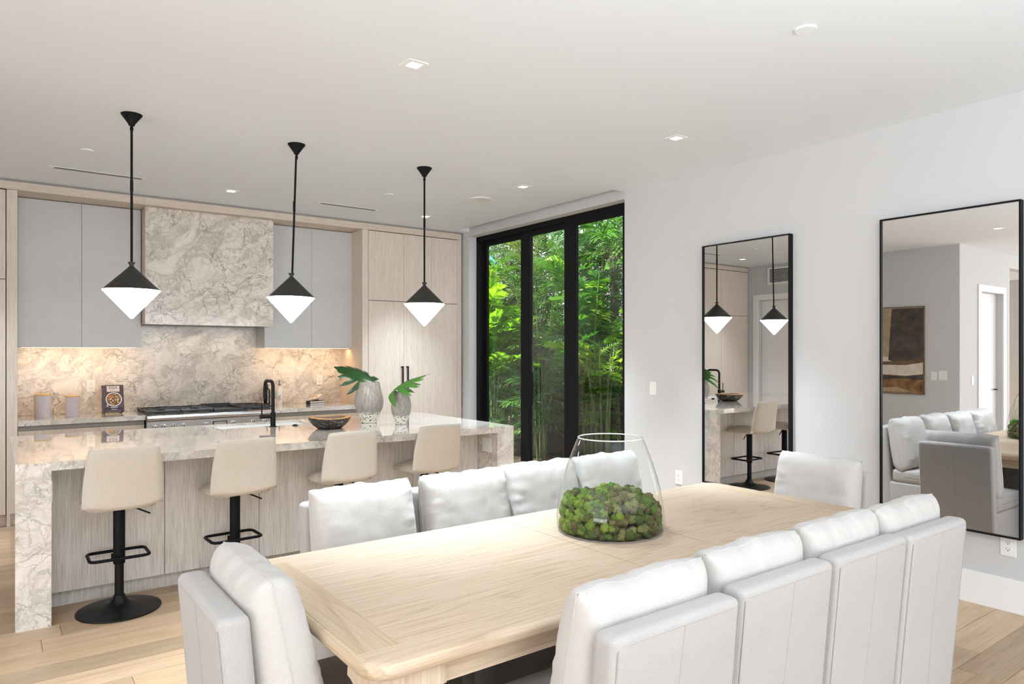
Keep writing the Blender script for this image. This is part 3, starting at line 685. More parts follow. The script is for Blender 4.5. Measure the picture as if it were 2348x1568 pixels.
def vase_mat(name, z_split, chips):
    m, nt, b = mat(name)
    tc = nt.nodes.new('ShaderNodeTexCoord'); sp = nt.nodes.new('ShaderNodeSeparateXYZ'); L(nt, tc.outputs['Object'], sp.inputs[0])
    n = N(nt, 'ShaderNodeTexNoise', _Scale=40.0, _Detail=4.0); L(nt, coords(nt), n.inputs['Vector'])
    st = N(nt, 'ShaderNodeTexNoise', _Scale=1.0, _Detail=4.0, _Roughness=.7); L(nt, coords(nt, (60, 60, 9)), st.inputs['Vector'])
    up = ramp(nt, st.outputs['Fac'], [(.3, (.20, .18, .155)), (.52, (.30, .275, .245)), (.70, (.43, .41, .38))])
    vo = N(nt, 'ShaderNodeTexVoronoi', _Scale=58.0); L(nt, coords(nt, (1, 1, 1.9), (.2, .3, 0)), vo.inputs['Vector']); vo.inputs['Randomness'].default_value = 1.0
    chip = ramp(nt, vo.outputs['Color'], [(.40, (.035, .035, .035)), (.43, (.80, .79, .72))])
    near = ramp(nt, vo.outputs['Distance'], [(.40, (0, 0, 0)), (.46, (1, 1, 1))])
    low = mix(nt, near, chip, (.78, .77, .70, 1))
    mm = N(nt, 'ShaderNodeMath', operation='MULTIPLY_ADD'); L(nt, n.outputs['Fac'], mm.inputs[0]); mm.inputs[1].default_value = .05; L(nt, sp.outputs['Z'], mm.inputs[2])
    f = ramp(nt, mm.outputs[0], [(z_split+.012, (0, 0, 0)), (z_split+.04, (1, 1, 1))])
    L(nt, mix(nt, f, low, up), b.inputs['Base Color']); b.inputs['Roughness'].default_value = .6; bump(nt, b, n.outputs['Fac'], .3, .003)
    return m
def vase(x, y, prof, mm, label):
    t = thing('ceramic_vase', label, 'vase', (x, y, .914), 'speckled stone vases')
    MB().lathe(prof, (x, y, .914), 48, True, False).build('vase_body', mm, t)
    r, z = prof[-1]
    MB().lathe([(r-.008, z-.003), (r-.002, z+.001), (r, z)], (x, y, .914), 48, False, False).build('rim', mm, t)
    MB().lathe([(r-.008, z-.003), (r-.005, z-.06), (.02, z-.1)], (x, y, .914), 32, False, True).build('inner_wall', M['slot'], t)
V1, V2 = (2.60, 5.585), (2.760, 5.295)
vase(*V1, [(.060, 0), (.067, .003), (.075, .03), (.10, .085), (.119, .135), (.125, .175), (.121, .215), (.108, .27), (.094, .325), (.088, .352)], vase_mat('vase_glaze_tall', .085, 1), 'larger speckled grey stone vase, white towards the foot, behind the bowl')
vase(*V2, [(.041, 0), (.046, .003), (.051, .025), (.066, .065), (.080, .105), (.086, .145), (.083, .18), (.072, .225), (.058, .262), (.054, .276)], vase_mat('vase_glaze_small', .070, 1), 'smaller speckled grey stone vase at the right, behind the fourth bar stool')

def monstera(label, stem, tip_dir, up_n, size, mm, droop=.25, lobes=6):
    """leaf with finger lobes: stem = polyline ending at the leaf base"""
    base = Vector(stem[-1]); d = Vector(tip_dir).normalized(); nrm = Vector(up_n); nrm = (nrm - d*nrm.dot(d)).normalized(); sd = d.cross(nrm)
    t = thing('monstera_leaf', label, 'leaf', stem[0], 'cut monstera leaves')
    def P(s, l):   # s along the midrib, l sideways
        return base + d*s + sd*l + nrm*(-droop*(s/size)**2*size*.5 - 1.25*l*l/size + .04*size*math.sin(4*s/size))
    o = MB()
    for side in (-1, 1):
        for i in range(lobes):
            f = i/(lobes-1); s0 = size*(-.02+.72*f); ang = 1.75-1.45*f + (.35 if i == 0 else 0)
            ln = size*(.52+.16*math.sin(PI*min(1, f*1.15+.12)))*(1-.22*f); wd = size*(.135 if i else .18)
            rows = []
            for k in range(8):
                u = k/7; w_ = wd*(.80+.32*math.sin(PI*min(1, u*1.1)))*math.sqrt(max(0, 1-u**4)) + .001; bend = ang-.35*u
                cs = s0+math.cos(bend)*ln*u; cl = side*math.sin(bend)*ln*u
                px, pl = -math.sin(bend), side*math.cos(bend)
                rows.append([P(cs+px*w_*q, cl+pl*w_*q)-nrm*(.012*size*abs(q)) for q in (-.5, 0, .5)])
            o.grid(rows)
    rows = []
    for k in range(9):
        u = k/8; w_ = size*.23*math.sin(PI*min(.97, .12+.86*u))**.7
        rows.append([P(size*(-.06+1.03*u), w_*q)+nrm*.0008 for q in (-1, -.5, 0, .5, 1)])
    o.grid(rows)
    o.build('leaf_blade', mm, t, 60)
    MB().tube([P(size*(u/8), 0)+nrm*.002 for u in range(9)], [.0028-.00027*u for u in range(9)], 6).build('midrib', M['leafy'], t)
    MB().tube(stem, .004, 8).build('leaf_stem', M['cane'], t)
R3 = Vector((.8031, -.5958, 0)); F3 = Vector((.5958, .8031, 0)); U3 = Vector((0, 0, 1))
a1 = Vector((2.600, 5.575, 1.288))
monstera('dark monstera leaf spreading left out of the larger stone vase', [(V1[0], V1[1], 1.19), (V1[0]-.01, V1[1]-.01, 1.262), tuple(a1)],
         -R3*.92+U3*.40-F3*.05, -F3*.62+U3*.78, .295, M['leafx'], .10)
a2 = Vector((2.695, 5.30, 1.205))
monstera('lighter monstera leaf leaning right out of the smaller stone vase', [(V2[0], V2[1], 1.12), (V2[0]-.02, V2[1], 1.18), tuple(a2)],
         R3*.86+U3*.50+F3*.05, -R3*.54+U3*.82-F3*.06, .30, M['leafy'], .12)

# ------------------------------------------------------------------ things on the back counter
def canister(x, y, r, h, label):
    t = thing('canister', label, 'canister', (x, y, .914), 'lidded counter canisters')
    MB().lathe([(r*.97, 0), (r, .004), (r, h-.003), (r*.98, h)], (x, y, .914), 44).build('canister_body', M['canister'], t)
    MB().lathe([(r*1.0, h), (r*1.03, h+.002), (r*1.03, h+.009), (r*.98, h+.012)], (x, y, .914), 44).build('canister_lid', M['bamboo'], t)
canister(.357, 7.84, .069, .205, 'larger lilac grey canister with bamboo lid at far left of the counter')
canister(.592, 7.84, .060, .183, 'smaller lilac grey canister with bamboo lid next to the cookbook')
# cookbook on a wire stand
CX, CY = .935, 7.86
st = thing('book_stand', 'black wire stand holding the cookbook', 'book stand', (CX, CY, .914))
tilt = math.radians(-14); CM = Matrix.Translation((CX, CY, .928)) @ Matrix.Rotation(math.radians(3), 4, 'Z') @ Matrix.Rotation(tilt, 4, 'X')
def cm(x, y, z): return tuple(CM @ Vector((x, y, z)))
wr_ = MB()
wr_.tube([cm(-.075, -.03, .0), cm(-.075, .035, .0), cm(-.075, .035, .15), cm(.075, .035, .15), cm(.075, .035, .0), cm(.075, -.03, .0)], .0025, 6)
wr_.tube([cm(-.075, -.03, .0), cm(-.075, -.03, .035), cm(.075, -.03, .035), cm(.075, -.03, .0)], .0025, 6)
wr_.build('stand_frame', M['black'], st)
for s_ in (-1, 1):
    a = Vector(cm(s_*.075, .035, .12)); bk = Vector((a.x, a.y+.10, .917))
    MB().tube([a, bk, (a.x, a.y-.06, .917), cm(s_*.075, -.03, 0)], .0025, 6).build('stand_leg', M['black'], st)
t = thing('cookbook', 'purple cookbook titled ASIA with a bowl of food on its cover', 'book', cm(0, 0, 0))
def cmp(mb, name, m_, par, sm=35):
    bmesh.ops.transform(mb.bm, matrix=CM, verts=mb.bm.verts); return mb.build(name, m_, par, sm)
BW, BH = .094, .272
cv = cmp(MB().box(-BW, BW, -.022, -.018, .003, BH, .001, 1).box(-BW, BW, .018, .022, .003, BH, .001, 1).box(-BW, -BW+.004, -.02, .02, .003, BH, .001, 1), 'book_cover', M['purple'], t)
cmp(MB().box(-BW+.005, BW-.003, -.018, .018, .006, BH-.003), 'book_pages', M['paper'], t, 0)
cmp(MB().box(-.052, .058, -.0226, -.0218, .205, .262), 'title_label', M['pink'], t, 0)
loc = Matrix.Translation(-BASE[t.name])
FR = Matrix.Rotation(PI/2, 4, 'X')
text_mesh('title_text', 'ASIA', .040, M['ink'], loc @ CM @ Matrix.Translation((.003, -.0228, .243)) @ FR, t)
cmp(MB().box(-.032, .038, -.0229, -.0225, .217, .2195), 'subtitle_line', M['gapmetal'], t, 0)
text_mesh('spine_text', 'ASIA', .048, M['paper'], loc @ CM @ Matrix.Translation((-BW-.0003, 0, .20)) @ Matrix.Rotation(-PI/2, 4, 'Z') @ FR @ Matrix.Rotation(-PI/2, 4, 'Z'), t)
M['food1'] = plain('food_orange', (.75, .27, .05, 1), .6); M['food2'] = plain('food_green', (.22, .28, .06, 1), .6); M['food3'] = plain('food_cream', (.82, .74, .58, 1), .6)
M['food4'] = plain('food_red', (.45, .09, .06, 1), .6); M['food5'] = plain('food_brown', (.16, .08, .05, 1), .6)
def cdisc(r, cx, cz, d0, d1, name, m_):
    return cmp(MB().prism([(cx+r*math.cos(2*PI*k/36), cz+r*math.sin(2*PI*k/36)) for k in range(36)], lambda a, b, d: (a, d, b), -.0218-d1, -.0218-d0), name, m_, t, 0)
cdisc(.071, .006, .128, 0, .0006, 'printed_bowl', M['ceramic']); cdisc(.062, .006, .128, .0004, .0008, 'printed_food', M['food5'])
for i in range(46):
    a = rnd.random()*2*PI; r = math.sqrt(rnd.random())*.053; x, z = .006+r*math.cos(a), .128+r*math.sin(a)
    la, lb, th = rnd.uniform(.006, .014), rnd.uniform(.003, .006), rnd.random()*PI
    m_ = rnd.choice(['food1', 'food2', 'food3', 'food3', 'food4', 'food1' if x < 0 else 'food2'])
    c, s_ = math.cos(th), math.sin(th)
    cmp(MB().prism([(x+c*u*la-s_*w_*lb, z+s_*u*la+c*w_*lb) for u, w_ in ((-1, -.5), (0, -1), (1, -.4), (1, .4), (0, 1), (-1, .5))], lambda p_, q_, d: (p_, d, q_), -.0226-.0003-(i % 9)*.00004, -.0224), 'printed_food', M[m_], t, 0)
for z0, z1, x0, x1 in ((.048, .051, -.028, .04), (.041, .0435, -.022, .034), (.024, .028, -.016, .030)):
    cmp(MB().box(x0, x1, -.0224, -.0219, z0, z1), 'caption_line', M['paper'], t, 0)
cmp(MB().prism([(-.062, .057), (-.045, .057), (-.040, .088), (-.052, .09)], lambda a, b, d: (a, d, b), -.0228, -.0219), 'printed_spoon', M['canister'], t, 0)
plate('backsplash_outlet', 'white double outlet on the backsplash above the canisters', 'outlet', (.768, 8.12, 1.186), 'y-', .075, .122, 'outlet')
plate('backsplash_outlet', 'white double outlet on the backsplash above the stacked books', 'outlet', (3.135, 8.12, 1.19), 'y-', .075, .122, 'outlet')
def bottle(x, y, m_, label, dark, r=.036, h=.232, txt=None):
    t = thing('oil_bottle', label, 'bottle', (x, y, .914), 'oil and vinegar bottles')
    MB().lathe([(r*.94, 0), (r, .004), (r, h*.72), (r*.92, h*.79), (r*.42, h*.88), (r*.36, h*.97), (r*.42, h*.975), (r*.42, h)], (x, y, .914), 36).build('bottle_body', m_, t)
    MB().lathe([(r*.55, h), (r*.55, h+.006), (r*.2, h+.009)], (x, y, .914), 24).build('stopper', M['ink'], t)
    MB().tube([(x, y, .914+h+.006), (x, y, .914+h+.05), (x-.004, y-.003, .914+h+.062)], [.005, .0042, .003], 10).build('pourer', M['ink'], t)
    dv = -Vector((x, y, 0)).normalized(); rz = math.atan2(dv.x, -dv.y)
    mt = Matrix.Translation(dv*(r+.0002)+Vector((0, 0, h*.40))) @ Matrix.Rotation(rz, 4, 'Z') @ FR @ Matrix.Rotation(PI/2, 4, 'Z')
    if txt: text_mesh('bottle_text', txt, .042, M['ink'], mt, t)
    else:
        for i in range(9):
            q = dv*(r+.0004)+Vector((dv.y*-.012+rnd.uniform(-.004, .004), dv.x*.012, .045+i*.016)); g = rnd.uniform(.003, .006)
            MB().box(x+q.x-g, x+q.x+g, y+q.y-.001, y+q.y+.001, .914+q.z-.004, .914+q.z+.004).build('bottle_mark', M['paper'], t, 0)
bottle(2.60, 7.955, M['ceramic'], 'white ceramic oil bottle lettered OIL right of the range', False, txt='OIL')
bottle(2.475, 8.0, M['jet'], 'black bottle with white lettering behind the tap', True)
DX, DY = 2.98, 7.84
for i in range(2):
    t = thing('decor_book', ('lower white book with black covers in the small counter stack', 'upper white book with black covers in the small counter stack')[i], 'book', (DX, DY, .914+i*.024), 'stacked counter books')
    z = .914+i*.024; a, b = .088, .062
    MB().box(DX-a, DX+a, DY-b, DY+b, z, z+.003).box(DX-a, DX+a, DY-b, DY+b, z+.020, z+.023).box(DX-a, DX-a+.003, DY-b, DY+b, z, z+.023).build('book_cover', M['ink'], t, 0)
    box('book_pages', M['paper'], t, DX-a+.003, DX+a-.003, DY-b+.002, DY+b-.002, z+.003, z+.020)
# little sculptural bowl on the books: tilted shallow dish on a knotted foot
t = thing('table_sculpture', 'small cream tilted dish sculpture on the stacked books', 'sculpture', (DX, DY, .9615))
DM = Matrix.Translation((DX+.015, DY, .995)) @ Matrix.Rotation(math.radians(-24), 4, 'Y')
d_ = MB().lathe([(.01, -.026), (.035, -.018), (.062, .0), (.072, .014), (.068, .015), (.05, .002), (.02, -.008), (.004, -.01)], (0, 0, 0), 36); bmesh.ops.transform(d_.bm, matrix=DM, verts=d_.bm.verts); d_.build('dish', M['ceramic'], t)
MB().lathe([(.028, .9612), (.026, .966), (.014, .974), (.012, .986)], (DX+.02, DY, 0), 24).build('dish_foot', M['bowlout'], t)
k_ = MB().tube([(.03*math.cos(2*PI*a/16)-.02, .018*math.sin(2*PI*a/16), .012+.014*math.sin(2*PI*a/16)) for a in range(16)], .007, 8, True); bmesh.ops.transform(k_.bm, matrix=DM, verts=k_.bm.verts); k_.build('chain_link', M['bamboo'], t)

# ------------------------------------------------------------------ bar stools
def padded(hw, hz, th, curve, n=20, mixf=.35, plump=8, xf=None):
    """closed padded panel; hw(v) half width, curve(x,z)->y offset, th thickness"""
    o = MB(); front, back = [], []
    for j in range(n+1):
        v_ = -1+2*j/n; fr, bk = [], []
        for i in range(n+1):
            u = -1+2*i/n
            du, dv = u*math.sqrt(1-v_*v_/2), v_*math.sqrt(1-u*u/2)
            a, b_ = u*(1-mixf)+du*mixf, v_*(1-mixf)+dv*mixf
            x, z = hw(b_)*a, hz*b_
            t_ = th/2*math.sqrt(max(0, 1-abs(u)**plump))*math.sqrt(max(0, 1-abs(v_)**plump))
            y_ = curve(x, z); fr.append((x, y_+t_, z)); bk.append((x, y_-t_, z))
        front.append(fr); back.append(bk)
    o.grid(front); o.grid(back); bmesh.ops.remove_doubles(o.bm, verts=o.bm.verts, dist=.0002)
    return o
def make_stool():
    t = thing('bar_stool', '', 'bar stool', (0, 0, 0), 'beige swivel stools along the island')
    MB().lathe([(.222, 0), (.225, .004), (.224, .009), (.15, .020), (.085, .032), (.05, .05), (.034, .075), (.030, .09)], (0, 0, 0), 56).build('stool_base', M['blackgloss'], t)
    MB().lathe([(.0245, .08), (.0245, .29)], (0, 0, 0), 24).build('lower_column', M['blackgloss'], t)
    MB().lathe([(.031, .275), (.032, .28), (.032, .60), (.028, .615)], (0, 0, 0), 24).build('upper_column', M['black'], t)
    c = .035; w_, yb, yf = .155, -.07, .14; pts = []
    for cx, cy, a0 in ((w_-c, yf-c, 0), (-w_+c, yf-c, PI/2), (-w_+c, yb+c, PI), (w_-c, yb+c, 1.5*PI)):
        for k in range(5): a = a0+PI/2*k/4; pts.append((cx+c*math.cos(a), cy+c*math.sin(a), .318))
    fr = MB().tube(pts, .0095, 8, True).build('foot_ring', M['black'], t)
    MB().tube([(-.03, .025, .30), (-.03, .025, .33)], .01, 8).build('ring_clamp', M['black'], fr)
    MB().lathe([(.055, .607), (.06, .612), (.06, .622)], (0, 0, 0), 24).build('seat_plate', M['black'], t)
    MB().tube([(.03, 0, .600), (.09, -.02, .592), (.16, -.04, .556)], .005, 8).build('lift_lever', M['black'], t)
    o = padded(lambda b: .205-.02*abs(b) if b < .2 else .205-.02*b, .225, .062, lambda x, z: -.10*x*x/.2 - .012*(z/.225)**2 + (-.03*max(0, z/.225-.5)), mixf=.45, plump=5)
    bmesh.ops.transform(o.bm, matrix=Matrix.Translation((0, .015, .655)) @ Matrix(((1, 0, 0, 0), (0, 0, 1, 0), (0, 1, 0, 0), (0, 0, 0, 1))), verts=o.bm.verts)
    o.build('seat', M['tweed'], t, 60)
    o = padded(lambda b: .214-.030*(b*.5+.5), .172, .050, lambda x, z: .42*x*x-.03 - z*.16 + .010*math.cos(z/.172*1.5), n=28, mixf=.12, plump=14)
    for v_ in o.bm.verts:
        f = max(0, -v_.co.z/.175); v_.co.z -= .016*f*(1-(v_.co.x/.2)**2)
    bmesh.ops.transform(o.bm, matrix=Matrix.Translation((0, -.195, .815)), verts=o.bm.verts)
    o.build('backrest', M['tweed'], t, 60)
    return t
stool = make_stool()
for i, (x, y, rz, lb) in enumerate(((.59, 4.705, .0, 'leftmost beige bar stool at the island, nearest the camera'), (1.254, 4.72, .05, 'second beige bar stool from the left at the island'),
                                    (1.965, 4.72, .03, 'third beige bar stool from the left, in front of the wooden bowl'), (2.66, 4.72, .02, 'rightmost beige bar stool at the island, in front of the vases'))):
    o = stool if i == 0 else copy_tree(stool)
    o.location = (x, y, 0); o.rotation_euler.z = rz; o['label'] = lb

# ------------------------------------------------------------------ dining table
TX0, TX1, TY0, TY1, TZ = .722, 3.405, 1.548, 2.63, .76
t = thing('dining_table', 'long bleached oak dining table with rounded corners and breadboard ends', 'table', (2.06, 2.09, 0))
def rounded(x0, x1, y0, y1, r, n=8, corners=(1, 1, 1, 1)):
    pts = []
    for (cx, cy, a0, on) in ((x1-r, y1-r, 0, corners[0]), (x0+r, y1-r, PI/2, corners[1]), (x0+r, y0+r, PI, corners[2]), (x1-r, y0+r, 1.5*PI, corners[3])):
        if on:
            for k in range(n+1): a = a0+PI/2*k/n; pts.append((cx+r*math.cos(a), cy+r*math.sin(a)))
        else: pts.append((cx+r*(1 if cx > (x0+x1)/2 else -1), cy+r*(1 if cy > (y0+y1)/2 else -1)))
    return pts
E_ = [(.0, -.018, 0), (.0, -.018, 0)]
def slab(x0, x1, corners, m_, inset_y=0.0):
    """tabletop section with a bullnose edge on the outer sides"""
    prof = [(.022, .0), (.009, -.003), (.0025, -.010), (.0, -.020), (.002, -.033), (.010, -.044), (.024, -.050), (.05, -.052)]
    o = MB(); rings = []
    lx, rx = corners[1], corners[0]
    for ins, dz in prof:
        r = .075-ins*.6
        px0 = x0+ins if lx else x0; px1 = x1-ins if rx else x1
        rings.append([o.bm.verts.new((a, b_, TZ+dz)) for a, b_ in rounded(px0, px1, TY0+ins, TY1-ins, r, 8, corners)])
    n = len(rings[0])
    for a, c in zip(rings, rings[1:]):
        for k in range(n): o.bm.faces.new((a[k], a[(k+1) % n], c[(k+1) % n], c[k]))
    o.bm.faces.new(rings[0]); o.bm.faces.new(rings[-1][::-1])
    ob = o.build('tabletop_panel', m_, t, 40)
    ob.data.materials.append(M['taby'])      # the breadboard's bullnose runs across the grain
    for pl in ob.data.polygons:
        if abs(pl.normal.x) > .75 and abs(pl.normal.z) < .9: pl.material_index = 1
        elif abs(pl.normal.x) > abs(pl.normal.y) and pl.normal.z < .97 and abs(pl.normal.x) > .2: pl.material_index = 1
    return ob
s1, s2 = 1.862, 2.306
slab(TX0, s1-.0013, (0, 1, 1, 0), M['tabx']); slab(s1+.0013, s2-.0013, (0, 0, 0, 0), M['tabx']); slab(s2+.0013, TX1, (1, 0, 0, 1), M['tabx'])
for x0, x1 in ((TX0+.016, TX0+.135), (TX1-.135, TX1-.016)):
    box('breadboard_end', M['taby'], t, x0, x1, TY0+.10, TY1-.10, TZ-.004, TZ+.0006, .0004, 1)
ap = .075
MB().box(TX0+ap, TX1-ap, TY0+ap-.02, TY0+ap, TZ-.115, TZ-.05, .002, 1).build('apron', M['tabx'], t, 0)
MB().box(TX0+ap, TX1-ap, TY1-ap, TY1-ap+.02, TZ-.115, TZ-.05, .002, 1).build('apron', M['tabx'], t, 0)
MB().box(TX0+ap, TX0+ap+.02, TY0+ap, TY1-ap, TZ-.115, TZ-.05, .002, 1).build('apron', M['taby'], t, 0)
MB().box(TX1-ap-.02, TX1-ap, TY0+ap, TY1-ap, TZ-.115, TZ-.05, .002, 1).build('apron', M['taby'], t, 0)
def leg(cx, cy, sx, sy):
    # bracket leg: flares in a curve up into both aprons
    prof = [(-.0, TZ-.05), (.185, TZ-.05), (.19, TZ-.108)]
    for k in range(1, 9): a = PI/2*k/8; prof.append((.19-.10*math.sin(a), TZ-.108-.13*(1-math.cos(a))))
    prof += [(.085, .40), (.075, 0), (.012, 0), (.006, .4)]
    o = MB(); o.prism(prof, lambda a, b_, d: (cx+sx*a, cy+sy*d, b_), -.006, .085)
    o.prism(prof, lambda a, b_, d: (cx+sx*d, cy+sy*a, b_), -.006+.0005, .085-.0005)
    bmesh.ops.recalc_face_normals(o.bm, faces=o.bm.faces)
    o.build('table_leg', M['tabz'], t, 40)
for sx, cx in ((1, TX0+ap-.025), (-1, TX1-ap+.025)):
    for sy, cy in ((1, TY0+ap-.03), (-1, TY1-ap+.03)): leg(cx, cy, sx, sy)

# ------------------------------------------------------------------ glass terrarium with moss
VX, VY, VZ = 2.134, 2.164, TZ+.0006
t = thing('glass_vase', 'wide clear glass cloche vase filled with moss on the table', 'vase', (VX, VY, VZ))
prof = [(.2275, .012), (.229, .020), (.2305, .035), (.2315, .06), (.2295, .09), (.224, .13), (.214, .18), (.200, .235), (.182, .29), (.162, .345), (.148, .38), (.138, .398)]
MB().lathe(prof, (VX, VY, VZ), 72, False, False).build('glass_wall', M['vglass'], t, 60)
MB().lathe([(.16, .0), (.212, .0), (.222, .002), (.2265, .007), (.2275, .012), (.20, .0045), (.16, .004)], (VX, VY, VZ), 72, True, True).build('glass_base', M['vglass'], t, 60)
MB().tube([(VX+.138*math.cos(2*PI*k/72), VY+.138*math.sin(2*PI*k/72), VZ+.398) for k in range(72)], .0026, 8, True).build('glass_rim', M['vrim'], t)
MB().tube([(VX+.222*math.cos(2*PI*k/72), VY+.222*math.sin(2*PI*k/72), VZ+.0025) for k in range(72)], .0022, 8, True).build('base_ring', M['gapmetal'], t)
m, nt, b = mat('reindeer_moss'); vc = N(nt, 'ShaderNodeVertexColor', layer_name='moss')
n = N(nt, 'ShaderNodeTexNoise', _Scale=210.0, _Detail=6.0, _Roughness=.8); L(nt, coords(nt), n.inputs['Vector'])
L(nt, mix(nt, 1.0, vc.outputs['Color'], ramp(nt, n.outputs['Fac'], [(.34, (.5, .48, .42)), (.5, (1.15, 1.15, 1.0)), (.64, (2.0, 1.95, 1.6))]), 'MULTIPLY'), b.inputs['Base Color'])
b.inputs['Roughness'].default_value = .9; bump(nt, b, n.outputs['Fac'], 1.0, .012); M['moss'] = m
mo = MB(); cols = []
ico = bmesh.new(); bmesh.ops.create_icosphere(ico, subdivisions=3, radius=1); icov = [v_.co.copy() for v_ in ico.verts]; icof = [[v_.index for v_ in f.verts] for f in ico.faces]; ico.free()
pal = [(.24, .38, .04), (.16, .27, .04), (.30, .42, .06), (.21, .19, .075), (.27, .23, .11), (.16, .15, .06), (.12, .17, .045), (.33, .34, .13)]
spots = []
for ring, cnt, zz in ((.203, 50, .010), (.206, 50, .036), (.203, 48, .072), (.198, 46, .097), (.186, 42, .118), (.155, 36, .122), (.155, 36, .095), (.12, 28, .126), (.085, 20, .13), (.05, 12, .128), (.015, 4, .13)):
    for k in range(cnt):
        a = 2*PI*(k+rnd.random()*.6)/cnt; spots.append((ring*rnd.uniform(.95, 1.0), a, zz+rnd.uniform(-.010, .012)+.012*math.sin(3*a)*(zz > .09)))
for r, a, z in spots:
    s_ = rnd.uniform(.013, .0215); x, y_ = r*math.cos(a), r*math.sin(a)
    rgt = x*R3.x+y_*R3.y   # the moss turns olive and dry towards one half of the bowl
    c = rnd.choice(pal[:3]*2+pal[5:7]) if rgt < .0+rnd.uniform(-.05, .05) else rnd.choice(pal[3:]+pal[1:2])
    if s_ > .02142: c = (.06, .42, .02)
    off = Vector((rnd.random()*50, rnd.random()*50, 0)); vs = []
    for p_ in icov:
        d = 1+.30*noise.noise(p_*2.0+off)+.30*noise.noise(p_*4.5+off)+.34*noise.noise(p_*11+off)
        q = Vector((x, y_, z+.012))+p_*s_*d
        rr = math.hypot(q.x, q.y); lim = .2235-.25*max(0, q.z-.06)*.5
        if rr > lim: q.x *= lim/rr; q.y *= lim/rr
        q.z = max(q.z, .0055)
        vs.append(mo.bm.verts.new((VX+q.x, VY+q.y, VZ+q.z))); cols.append((*c, 1))
    for f in icof: mo.bm.faces.new([vs[i] for i in f])
mossob = mo.build('moss', M['moss'], t, 0)
mossob['kind'] = 'stuff'
att = mossob.data.color_attributes.new('moss', 'FLOAT_COLOR', 'POINT')
for i, c in enumerate(cols): att.data[i].color = c
for pl in mossob.data.polygons: pl.use_smooth = True

# ------------------------------------------------------------------ dining chairs
def pillow(wd, hg, th, seed, n=44):
    o = MB(); fr, bk = [], []; off = Vector((seed*3.1, seed*1.7, 0)); rim = []
    for j in range(n+1):
        v_ = -1+2*j/n; a, c = [], []
        for i in range(n+1):
            u = -1+2*i/n
            ea = (abs(u)*abs(v_))**8; x = wd/2*u*(1-.04*(1-v_**4)-.022*ea); z = hg/2*v_*(1-.055*(1-u**4)*(.6+.4*noise.noise(Vector((x_ if False else u*3, 7, seed)))+.0)-.02*ea)
            e = math.sqrt(max(0, 1-abs(u)**9))*math.sqrt(max(0, 1-abs(v_)**7))
            ed = max(abs(u), abs(v_)); x += wd/2*.10*(u*math.sqrt(1-v_*v_/2)-u); z += hg/2*.10*(v_*math.sqrt(1-u*u/2)-v_)
            wr = noise.noise(Vector((x*7, z*7, 0))+off)*.004 + noise.noise(Vector((x*9, z*34, 1) if abs(u) > abs(v_) else (x*34, z*9, 1))+off)*.013*ed**4 + noise.noise(Vector((x*18, z*18, 4))+off)*.0022
            sl = 1-.18*v_      # fuller towards the bottom
            y1 = th/2*e*sl+wr*e; y0 = -th/2*e*sl*.9+wr*e*.6
            zz = z-(.010*noise.noise(Vector((x*11, 5, 2))+off)+.006*noise.noise(Vector((x*30, 5, 2))+off))*max(0, v_)**3
            a.append((x, y1, zz)); c.append((x, y0, zz))
        fr.append(a); bk.append(c)
    o.grid(fr); o.grid(bk); bmesh.ops.remove_doubles(o.bm, verts=o.bm.verts, dist=.0003)
    rim = [fr[0][i] for i in range(n+1)]+[fr[j][n] for j in range(1, n+1)]+[fr[n][i] for i in range(n-1, -1, -1)]+[fr[j][0] for j in range(n-1, 0, -1)]
    return o, rim
CWD = .485
